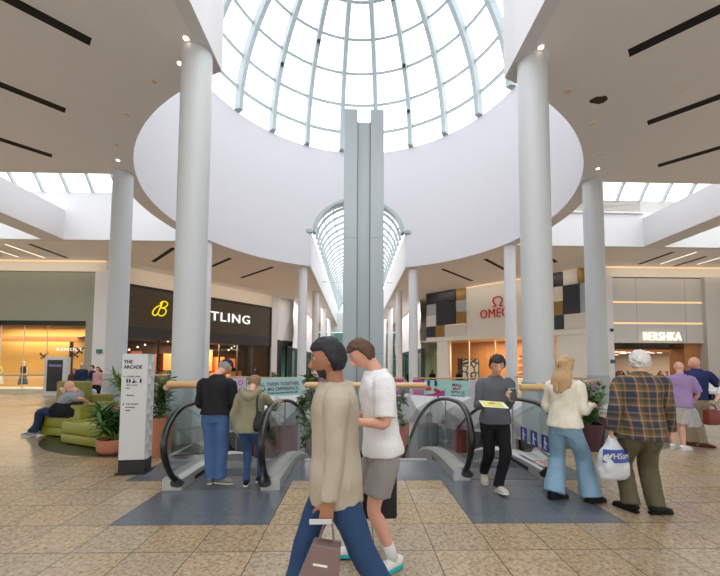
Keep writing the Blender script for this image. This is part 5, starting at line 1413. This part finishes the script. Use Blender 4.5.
# 5 man reading a paper
person('man in a dark grey sweatshirt and black trousers walking forward with a paper', dict(head=(1.645, 4.53, 1.605), neck=(1.655, 4.62, 1.445), shR=(1.47, 4.62, 1.36), shL=(1.845, 4.62, 1.36), elR=(1.43, 4.95, 1.1), wrR=(1.43, 4.40, 1.13), elL=(1.90, 4.95, 1.1), wrL=(1.765, 4.38, 1.19),
    pel=(1.645, 4.63, .91), knR=(1.55, 4.4, .5), anR=(1.60, 4.93, .15), knL=(1.70, 4.3, .5), anL=(1.635, 4.52, .10)), (-.05, -1, 0), (-.2, -.9, -.38), 1.0, skin='fair',
    top=dict(mat=cloth((98, 101, 109)), name='sweatshirt', hem=.06, hemw=.01, sr=(.066, .057, .052, .044), sleeve=.92, off=.018), bottom=dict(mat=cloth((28, 29, 34)), name='trousers', r=(.098, .074, .066, .06)), shoes=shoe((206, 198, 184), (222, 218, 208)),
    hair=dict(kind='short', mat=HC['dark'], grow=.1, rough=.07), toes=dict(L=(.1, -1, .18), R=(-.25, -1, -.38)), hands=dict(R=((.4, -.8, -.1), (.35, .1, .9), (.6, .6, .3), .6), L=((-.5, -.6, .5), (-.5, .4, .6), (.1, -.5, 1), .8)))
# 6 blonde woman
person('woman with long blonde hair, cream sweater and wide pale jeans walking right', dict(head=(2.375, 4.25, 1.595), neck=(2.335, 4.25, 1.445), shL=(2.225, 4.34, 1.355), shR=(2.46, 4.14, 1.36), elL=(2.18, 4.42, 1.05), wrL=(2.44, 4.5, 1.05), elR=(2.42, 4.05, 1.05), wrR=(2.66, 4.25, 1.12),
    pel=(2.34, 4.25, .90), knL=(2.4, 4.5, .5), anL=(2.22, 4.30, .10), knR=(2.7, 4.4, .5), anR=(2.59, 4.19, .10)), (.8, .6, 0), (.92, .35, -.08), .98, 'f', skin='fair',
    top=dict(mat=cloth((228, 222, 206)), name='sweater', hem=.03, hemw=.012, sr=(.066, .062, .06, .042), off=.024, fold=.01), bottom=dict(mat=denim((134, 166, 190)), name='jeans', r=(.1, .094, .105, .122), off=.012, fold=.009, waist=.22), shoes=shoe((26, 26, 28), (30, 30, 30), thick=True),
    hair=dict(kind='long', mat=HC['blonde'], len=.34, grow=.06), toes=dict(L=(.95, .2, 0), R=(1, .1, 0)), hands=dict(R=((.95, .3, .05), (0, .6, -.4), (0, .2, 1), .5)))
# 7 man in plaid
person('white haired man in a plaid jacket and olive trousers carrying a plastic bag', dict(head=(3.02, 3.94, 1.645), neck=(2.99, 3.9, 1.50), shL=(2.785, 3.93, 1.405), shR=(3.185, 3.84, 1.41), elL=(2.62, 3.82, 1.1), wrL=(2.665, 3.92, .885), elR=(3.35, 3.75, 1.1), wrR=(3.31, 3.9, .88),
    pel=(2.955, 3.88, .90), knL=(2.92, 4.2, .5), anL=(2.875, 3.95, .095), knR=(3.2, 4.2, .5), anR=(3.085, 3.86, .10)), (.28, 1, 0), (.25, 1, -.05), 1.0, skin='pink', bulk=1.12,
    top=dict(mat=plaid(), name='jacket', hem=.10, hemw=.025, sr=(.084, .076, .07, .056), collar=True, off=.03, fold=.01), bottom=dict(mat=cloth((98, 92, 72)), name='trousers', r=(.112, .096, .09, .088), fold=.011), shoes=shoe((28, 27, 28)),
    hair=dict(kind='short', mat=HC['white'], grow=.085, rough=.07), toes=dict(L=(-.35, 1, 0), R=(.95, .1, 0)), eyes=False, hands=dict(L=(None, None, None, 1.0), R=((.3, .6, -.7), None, None, .6)))
# 8, 9 two bald men
person('bald man in a lilac polo and white shorts seen from behind', dict(head=(6.17, 6.85, 1.575), neck=(6.14, 6.8, 1.42), shL=(5.93, 6.82, 1.335), shR=(6.33, 6.76, 1.335), elL=(5.85, 6.8, 1.06), wrL=(5.98, 6.95, .86), elR=(6.42, 6.7, 1.06), wrR=(6.37, 6.82, .85),
    pel=(6.1, 6.8, .88), knL=(6.05, 7.1, .45), anL=(6.02, 6.88, .09), knR=(6.3, 7.1, .45), anR=(6.10, 6.74, .09)), (.3, 1, 0), (.3, 1, -.05), .96, skin='pink', bulk=1.12,
    top=dict(mat=cloth((164, 138, 186)), name='polo_shirt', hem=.08, hemw=.02, sleeve=.46, sr=(.08, .08, .08, .05), collar=True, off=.026), bottom=dict(kind='shorts', mat=cloth((222, 220, 216)), r=(.115, .1, .1, .1), len=.44), shoes=shoe((234, 234, 234), (240, 240, 240)),
    toes=dict(L=(.8, .5, 0), R=(1, .2, 0)), eyes=False, vox=.011)
person('bald man in a navy polo and beige chinos with one arm raised', dict(head=(6.68, 7.05, 1.665), neck=(6.74, 7.07, 1.51), shL=(6.55, 7.12, 1.425), shR=(6.95, 7.05, 1.43), elL=(6.45, 7.15, 1.15), wrL=(6.5, 7.2, .92), elR=(7.12, 7.0, 1.2), wrR=(6.98, 6.82, 1.32),
    pel=(6.73, 7.07, .94), knL=(6.65, 7.4, .5), anL=(6.63, 7.12, .09), knR=(6.8, 7.4, .5), anR=(6.72, 6.98, .09)), (-.1, 1, 0), (-1, .15, -.05), 1.02, skin='pink', bulk=1.06,
    top=dict(mat=cloth((52, 62, 112)), name='polo_shirt', hem=.02, sleeve=.46, sr=(.078, .078, .078, .05), collar=True), bottom=dict(mat=cloth((170, 158, 134)), name='chinos', r=(.108, .088, .08, .074)), shoes=shoe((112, 66, 44), (60, 40, 30)),
    toes=dict(L=(-.3, 1, 0), R=(.9, -.4, 0)), vox=.011)
# 10 at the right edge
person('person in a white top and dark trousers at the right edge of the photo', dict(head=(7.07, 6.62, 1.57), neck=(7.06, 6.6, 1.42), shL=(7.25, 6.6, 1.335), shR=(6.88, 6.6, 1.335), elL=(7.34, 6.6, 1.05), wrL=(7.26, 6.48, .82), elR=(6.72, 6.62, 1.05), wrR=(6.50, 6.5, .93),
    pel=(7.04, 6.6, .9), knL=(7.14, 6.3, .45), anL=(7.19, 6.66, .09), knR=(6.89, 6.3, .45), anR=(6.72, 6.5, .09)), (-.2, -1, 0), (-.4, -1, -.1), .97, 'f', skin='fair',
    top=dict(mat=cloth((230, 230, 232)), name='blouse', hem=.1, hemw=.03, sleeve=.7, sr=(.075, .07, .066, .055)), bottom=dict(mat=cloth((40, 40, 44)), r=(.1, .08, .075, .07)), shoes=shoe((70, 44, 36)), hair=dict(kind='bob', mat=HC['brown'], len=.2), vox=.012)
# 11 seated man
person('bald man in a grey T-shirt sitting on the green armchair', dict(head=(-6.515, 8.08, 1.09), neck=(-6.40, 8.12, .965), shL=(-6.28, 7.93, .885), shR=(-6.50, 8.32, .875), elL=(-5.9, 7.84, .76), wrL=(-6.02, 8.0, .74), elR=(-6.98, 8.4, .62), wrR=(-6.69, 8.16, .945),
    pel=(-6.6, 8.2, .53), knL=(-6.98, 7.98, .62), anL=(-7.13, 8.0, .12), knR=(-6.98, 8.25, .58), anR=(-7.30, 8.1, .10)), (-1, -.25, 0), (-.95, .1, -.10), 1.04, skin='pink', bulk=1.25, belly=.05,
    top=dict(mat=cloth((146, 152, 160)), name='t_shirt', hem=.06, hemw=.02, sleeve=.44, sr=(.085, .085, .085, .05)), bottom=dict(mat=denim((46, 60, 90)), name='jeans', r=(.108, .088, .078, .074)), shoes=shoe((128, 138, 146), (225, 225, 225)),
    toes=dict(L=(-.95, -.1, -.15), R=(-.95, -.15, 0)), hands=dict(R=((-.3, -.3, .9), (-.9, .2, -.2), (0, 0, 1), .9), L=((-.6, -.3, -.6), (-.3, .9, 0), (0, 0, 1), .5)), vox=.01)

# ---- smaller figures, posed by one helper
def small(label, x, y, z, h, ang, topc, botc, hairc, sex='m', skin='fair', hair='short', seated=False, phone=False, group=None, vox=.016, **k):
    S = h/1.75; F = V((math.sin(ang), -math.cos(ang), 0)); Rt = F.cross(UP); o = V((x, y, z)); Pt = lambda r, f, u: o+Rt*(r*S)+F*(f*S)+UP*(u*S)
    ph = .93
    J = dict(pel=Pt(0, 0, ph), neck=Pt(0, .0, ph+.52), head=Pt(0, .03, ph+.69))
    for s, q in (('L', -1), ('R', 1)):
        J['sh'+s] = Pt(q*.19, 0, ph+.45); J['el'+s] = Pt(q*.3, -.1, ph+.1); J['wr'+s] = Pt(q*.23, .06, ph-.08) if not phone else Pt(q*.05, .3, ph+.22)
        J['kn'+s] = Pt(q*.1, .4, .5); J['an'+s] = Pt(q*.1, .1*q, .09)
    if seated:
        dz_ = V((0, 0, -.4*S))
        for kk in list(J):
            if kk[:2] in ('pe', 'ne', 'he', 'sh', 'el', 'wr'): J[kk] = J[kk]+dz_
        for s, q in (('L', -1), ('R', 1)): J['kn'+s] = Pt(q*.12, .5, .8); J['an'+s] = Pt(q*.12, .45, .09); J['wr'+s] = Pt(q*.14, .25, ph-.28)
    return person(label, J, F, F+V((0, 0, -.25 if phone else -.03)), S, sex, skin, dict(mat=cloth(topc), name='jacket', hem=.08, hemw=.015), dict(mat=cloth(botc), name='trousers', r=(.105, .082, .076, .07)), shoe((30, 30, 32)), dict(kind=hair, mat=HC[hairc], len=.2, **k), vox=vox, group=group)
small('man in a navy jacket standing right of the white kiosk', -11.47, 15.0, 0, 1.62, .15, (38, 48, 84), (40, 44, 60), 'grey', skin='pink', hair='fringe')
small('woman in a pink jacket with auburn hair by the white pier', -10.80, 15.0, 0, 1.47, -.1, (206, 160, 168), (30, 30, 34), 'auburn', 'f', hair='bob')
small('woman with auburn hair half hidden left of the man in the navy jacket', -12.15, 15.5, 0, 1.38, .9, (92, 66, 50), (50, 40, 40), 'auburn', 'f', hair='bob')
small('man in dark clothes between the navy jacket and the pink jacket', -11.75, 16.0, 0, 1.53, -.6, (36, 40, 56), (30, 30, 34), 'dark')
small('person in a pale blue shirt seated behind the lower olive sofa block', -7.2, 9.55, 0, 1.55, PI, (196, 210, 226), (60, 60, 66), 'dark', seated=True)
small('man in dark clothes standing at the watch shop doorway', -9.45, 33.3, -.42, 1.72, PI, (40, 44, 62), (30, 30, 34), 'dark', vox=.03)
for i, (x, lab) in enumerate(((3.83, 'leftmost'), (5.52, 'middle'), (7.51, 'rightmost'))):
    small(f'{lab} of three dark clothed people standing beyond the magenta and teal banners', x, 26.2, -.42, 1.66, 2.6, (24, 24, 28), (26, 26, 30), 'dark' if i else 'auburn', vox=.03, hair='bob')
cw = [(18.62, 24.9, (70, 40, 40), 'dark'), (19.0, 25.6, (206, 188, 170), 'auburn'), (18.9, 24.5, (190, 160, 150), 'ash'), (19.75, 26.2, (90, 70, 60), 'dark'), (19.9, 25.0, (60, 50, 56), 'auburn'), (21.9, 26.6, (150, 110, 90), 'blonde'), (22.3, 25.2, (150, 120, 110), 'grey'), (23.0, 26.6, (40, 36, 40), 'dark')]
col_ = ('dark red top', 'cream top', 'pale pink top', 'brown top', 'dark grey top', 'light brown top', 'beige top and grey hair', 'black top')
for i, (x, y, c, hcx) in enumerate(cw): small(f'shopper in a {col_[i]} inside the grey clothing shop', x, y, -.42, 1.66, (i*1.7) % 6, c, (40, 40, 50), hcx, 'f' if i % 2 else 'm', hair='bob' if i % 2 else 'short', vox=.03, group='shoppers inside the grey clothing shop')
small('man in dark clothes and a cap riding the right escalator up', 1.72, 9.15, -1.21, 1.6, .1, (36, 38, 46), (30, 30, 36), 'dark', cap=cloth((56, 60, 66)))
small('person in a dark hoodie looking at a phone on the right escalator', 2.2, 9.55, -1.36, 1.5, -.1, (58, 68, 74), (34, 36, 42), 'dark', phone=True, cap=cloth((58, 68, 74)), brim=False)

# ------------------------------------------------------------------ things carried
def bagmesh(c, R, N, w0, w1, h, d, seed, puff=1.0, vox=.012, amp=.014):
    """soft bag hanging: narrow top, full bottom"""
    c = V(c); b = bmesh.new()
    tube(b, [c, c-UP*h*.12, c-UP*h*.45, c-UP*h*.85, c-UP*h], [(w0, d*.35), (w0*1.25, d*.6), (w1, d*puff), (w1*1.02, d*puff), (w1*.85, d*.6)], X=R, seg=24, sq=.7)
    return fold(remesh(b, vox, 2), amp, 9, seed, .8)
# plastic bag of the man in plaid
R_ = V((.97, .1, 0)).normalized(); t = thing('plastic_bag', (2.66, 3.9, .33), 'white plastic carrier bag with a blue printed band held by the man in plaid', 'bag')
b = bagmesh((2.665, 3.915, .80), R_, None, .05, .165, .45, .085, 4); obj('bag_body', b, M['bag_white'], t, smooth=True)
b = bmesh.new(); N_ = V((.1, -.97, 0)).normalized(); c = V((2.665, 3.915, .0))
rows = []
for z in (.69, .645, .60, .555):
    k = (.69-z)/.135; wd = .135+.03*k; rows.append([b.verts.new(c+R_*(wd*q)+N_*(.102*(1-.55*abs(q)**2.4)-.022*(1-k))+UP*z) for q in [-1+2*i/12 for i in range(13)]])
for p_, q_ in zip(rows, rows[1:]):
    for j in range(12): b.faces.new((p_[j], p_[j+1], q_[j+1], q_[j]))
obj('blue_band', b, M['bag_blue'], t, smooth=True)
b = text('HSamuel', .085, c+R_*-.075+N_*.112+UP*.60, R_, UP, .001, .001)
for v in b.verts: q = (v.co-c).dot(R_)/.15; v.co += N_*(.102*(1-.55*abs(q)**2.4)-.1-.012)
obj('lettering', b, M['sign_white'], t)
b = bmesh.new()
for sx in (-.115,): tube(b, [c+R_*(sx-.02)+N_*.088+UP*.65, c+R_*sx+N_*.092+UP*.615, c+R_*(sx+.025)+N_*.098+UP*.655], [.009, .012, .009], seg=6)
obj('emblem', b, M['sign_white'], t)
b = bmesh.new(); tube(b, [(2.63, 3.915, .79), (2.65, 3.93, .83), (2.685, 3.93, .825), (2.70, 3.91, .79)], [.012, .01, .01, .012], seg=8); obj('handle', b, M['bag_white'], t, smooth=True)
# paper carrier of the man in tan
t = thing('paper_bag', (-.36, 2.06, .3), 'mauve brown paper carrier bag held low by the man in the tan sweater', 'bag')
def tilted(b, c, ang):
    c = V(c); Rm = Matrix.Rotation(ang, 3, 'Y')
    for v in b.verts: v.co = c+Rm @ (v.co-c)
    return b
pc = (-.335, 2.06, .62); pa = math.radians(10)
b = bmesh.new(); vs = box(b, (-.46, 2.015, .34), (-.215, 2.105, .60), .006)
for v in b.verts: v.co.x += (.06 if v.co.x < -.33 else -.03)*max(0, (v.co.z-.34)/.26)
obj('bag_body', tilted(b, pc, pa), M['mauve_bag'], t)
b = bmesh.new(); tube(b, [(-.38, 2.06, .59), (-.35, 2.06, .69), (-.325, 2.06, .715), (-.30, 2.06, .69), (-.29, 2.06, .59)], [.006]*5, seg=6); obj('handle', b, M['mauve_bag'], t)
b = bxm((-.38, 2.0135, .49), (-.30, 2.0155, .502)); obj('printed_line', tilted(b, pc, pa), M['paper'], t)
tag(obj('phone', bxm((-.425, 2.02, .715), (-.30, 2.032, .742), .003), M['sign_white']), 'white phone in the hand of the man in the tan sweater', 'phone')
# dark tote of the man in white
t = thing('tote_bag', (.05, 3.15, .28), 'dark navy tote bag hanging at the far side of the man in white', 'bag')
obj('bag_body', bxm((-.14, 3.1, .28), (.19, 3.22, .84), .02), M['navy_bag'], t)
b = bmesh.new(); tube(b, [(-.08, 3.16, .83), (-.03, 3.17, 1.2), (-.01, 3.12, 1.52), (.05, 3.17, 1.2), (.12, 3.16, .83)], [.01]*5, seg=6); obj('strap', b, M['navy_bag'], t)
# shoulder bag of the woman on the escalator
t = thing('shoulder_bag', (-1.36, 4.66, .7), 'black leather shoulder bag on the back of the woman in the olive hoodie', 'bag')
b = bmesh.new(); tube(b, [(-1.38, 4.62, 1.0), (-1.365, 4.60, .92), (-1.36, 4.60, .80), (-1.36, 4.61, .75)], [(.05, .035), (.09, .05), (.11, .06), (.09, .04)], X=(1, 0, 0), seg=18, sq=.75); obj('bag_body', fold(remesh(b, .01, 2), .006, 12, 2), M['black'], t, smooth=True)
b = bmesh.new(); tube(b, [(-1.42, 4.62, .97), (-1.44, 4.655, 1.1), (-1.44, 4.70, 1.205), (-1.43, 4.80, 1.255), (-1.41, 4.92, 1.19)], [(.014, .004)]*5, X=(1, 0, 0), seg=8); obj('strap', b, M['black'], t)
# paper and phone of the man walking forward
t = thing('booklet', (1.5, 4.3, 1.1), 'yellow and white printed paper held by the man in grey', 'paper')
def sheet(c, r, u, w, h, th, m, nm, par=None):
    b = bmesh.new(); r = V(r).normalized(); u = V(u); u = (u-r*u.dot(r)).normalized(); n_ = r.cross(u); vs = box(b, (-w/2, -h/2, -th/2), (w/2, h/2, th/2))
    for v in b.verts: v.co = V(c)+r*v.co.x+u*v.co.y+n_*v.co.z
    return obj(nm, b, m, par)
sheet((1.50, 4.30, 1.125), (1, -.06, -.06), (0, .85, .22), .30, .21, .004, M['paper'], 'sheet', t)
sheet((1.485, 4.297, 1.129), (1, -.06, -.06), (0, .85, .22), .24, .17, .003, M['paper_yellow'], 'cover', t)
o = sheet((1.745, 4.30, 1.245), (.85, -.3, 0), (0, .5, .8), .075, .15, .009, M['black'], 'phone'); tag(o, 'black phone in the hand of the man in grey', 'phone')
sw = bxm((1.76, 4.468, 1.24), (1.83, 4.474, 1.31)); tag(obj('chest_badge', sw, M['teal_banner'], None), 'small pale blue badge print on the grey sweatshirt chest', 'badge')
# white bag of the lilac man, pouch of the navy man, bag at the edge
t = thing('plastic_bag', (6.26, 6.62, .42), 'crumpled white carrier bag hanging from the hand of the man in lilac', 'bag')
b = bagmesh((6.36, 6.80, .80), V((1, 0, 0)), None, .04, .12, .38, .07, 9, vox=.014, amp=.02); obj('bag_body', b, M['bag_white'], t, smooth=True)
tag(obj('belt_pouch', bxm((6.84, 6.9, .93), (6.94, 6.99, 1.05), .015), M['black']), 'small black pouch on the belt of the man in the navy polo', 'pouch')
t = thing('handbag', (6.4, 6.45, .5), 'red brown leather handbag at the right edge of the photo', 'bag')
b = bxm((6.28, 6.4, .52), (6.52, 6.54, .80), .03); obj('bag_body', b, M['red_bag'], t, smooth=True, sharp=40)
b = bmesh.new(); tube(b, [(6.32, 6.47, .79), (6.36, 6.47, .88), (6.45, 6.47, .88), (6.49, 6.47, .79)], [.012]*4, seg=8); obj('handle', b, M['red_bag'], t, smooth=True)
# jacket on the lap of the seated man
b = bmesh.new()
for k in range(5): tube(b, [(-6.20-.11*k, 7.86, .44), (-6.21-.11*k, 7.85, .62), (-6.23-.11*k, 8.02, .71), (-6.24-.11*k, 8.25, .70)], [(.085, .03), (.085, .035), (.085, .04), (.08, .03)], X=(1, 0, 0), seg=12)
b = fold(remesh(b, .014, 3), .016, 8, 6); tag(obj('jacket', b, cloth((30, 30, 34)), smooth=True), 'black jacket folded over the lap of the seated man', 'jacket')

# ------------------------------------------------------------------ light, world, camera
w = bpy.data.worlds.new('sky'); sc.world = w; w.use_nodes = True
bg = w.node_tree.nodes['Background']; bg.inputs['Color'].default_value = (.955, .985, 1, 1); bg.inputs['Strength'].default_value = SKY
# interior lamps of the shops and the lower level
def lamp(name, loc, energy, col, size, rot=(0, 0, 0), sy=None): return arealight(name, loc, size, sy or size, energy, col, rot)
warm = (1, .72, .45)
lamp('shop_lamp', (-22, 25, 4.1), 300, (1, .84, .6), 7, sy=1.2)
lamp('shop_lamp', (21.5, 31, 2.75), 420, (1, .78, .6), 8, sy=12)
lamp('shop_lamp', (-13.2, 31.2, 3.3), 900, warm, 5, (0, 0, math.radians(53)), 2)
lamp('shop_lamp', (12.6, 29.5, 3.7), 560, (1, .78, .52), 7, (0, 0, math.radians(-47)), 2.4)
lamp('lower_lamp', (0, 26.5, -2.4), 160, (1, .85, .7), 8, sy=3); lamp('lower_lamp', (-7, 12, -2.4), 200, (1, .9, .8), 4, sy=6); lamp('lower_lamp', (7, 12, -2.4), 200, (1, .9, .8), 4, sy=6)
lamp('arm_fill', (-5.3, 46, 8.3), ARM, (1, .97, .94), 2, sy=22); lamp('arm_fill', (5.3, 46, 8.3), ARM, (1, .97, .94), 2, sy=22)  # added fill to brighten the far arm, no fittings modelled there
# warm cove lighting along the tops of the shop fronts
cw_ = (1, .86, .72)
lamp('cove_lamp', (-21.5, 22.6, 8.2), COVE, cw_, 9, (math.radians(35), 0, 0), .3)
lamp('cove_lamp', (21.5, 22.6, 8.2), COVE, cw_, 9, (math.radians(35), 0, 0), .3)
lamp('cove_lamp', (10.5, 27.9, 8.2), COVE*1.3, cw_, 12, (math.radians(35), 0, math.radians(-47)), .3)
lamp('cove_lamp', (-11.4, 29.3, 8.2), COVE*1.3, cw_, 12, (math.radians(35), 0, math.radians(53)), .3)
cam = bpy.data.cameras.new('camera'); co = bpy.data.objects.new('camera', cam); C.objects.link(co); sc.camera = co
f, cx, cy = 355.88, 363.38, 345.76; pt, rl, yw = .0525, .0047, .0227
cam.sensor_fit = 'HORIZONTAL'; cam.sensor_width = 36; cam.lens = f*36/720
cam.shift_x = (360-cx)/720; cam.shift_y = (cy-288)/720
cam.clip_end = 300; cam.clip_start = .05
fw = V((math.sin(yw)*math.cos(pt), math.cos(yw)*math.cos(pt), math.sin(pt)))
rt = V((math.cos(yw), -math.sin(yw), 0)); up = rt.cross(fw)
rt2 = rt*math.cos(rl)+up*math.sin(rl); up2 = up*math.cos(rl)-rt*math.sin(rl)
co.matrix_world = Matrix(((rt2.x, up2.x, -fw.x, -.176), (rt2.y, up2.y, -fw.y, 0), (rt2.z, up2.z, -fw.z, 1.6), (0, 0, 0, 1)))
sc.view_settings.view_transform = 'Standard'; sc.view_settings.look = 'None'; sc.view_settings.gamma = 1; sc.view_settings.use_curve_mapping = False
sc.view_settings.exposure = EXPO
sc.cycles.use_denoising = True; sc.cycles.max_bounces = 10; sc.cycles.diffuse_bounces = 6; sc.cycles.transparent_max_bounces = 16; sc.cycles.caustics_reflective = False; sc.cycles.caustics_refractive = False; sc.cycles.sample_clamp_indirect = 8
for o in bpy.data.objects:
    for k in ('_base',):
        if k in o: del o[k]
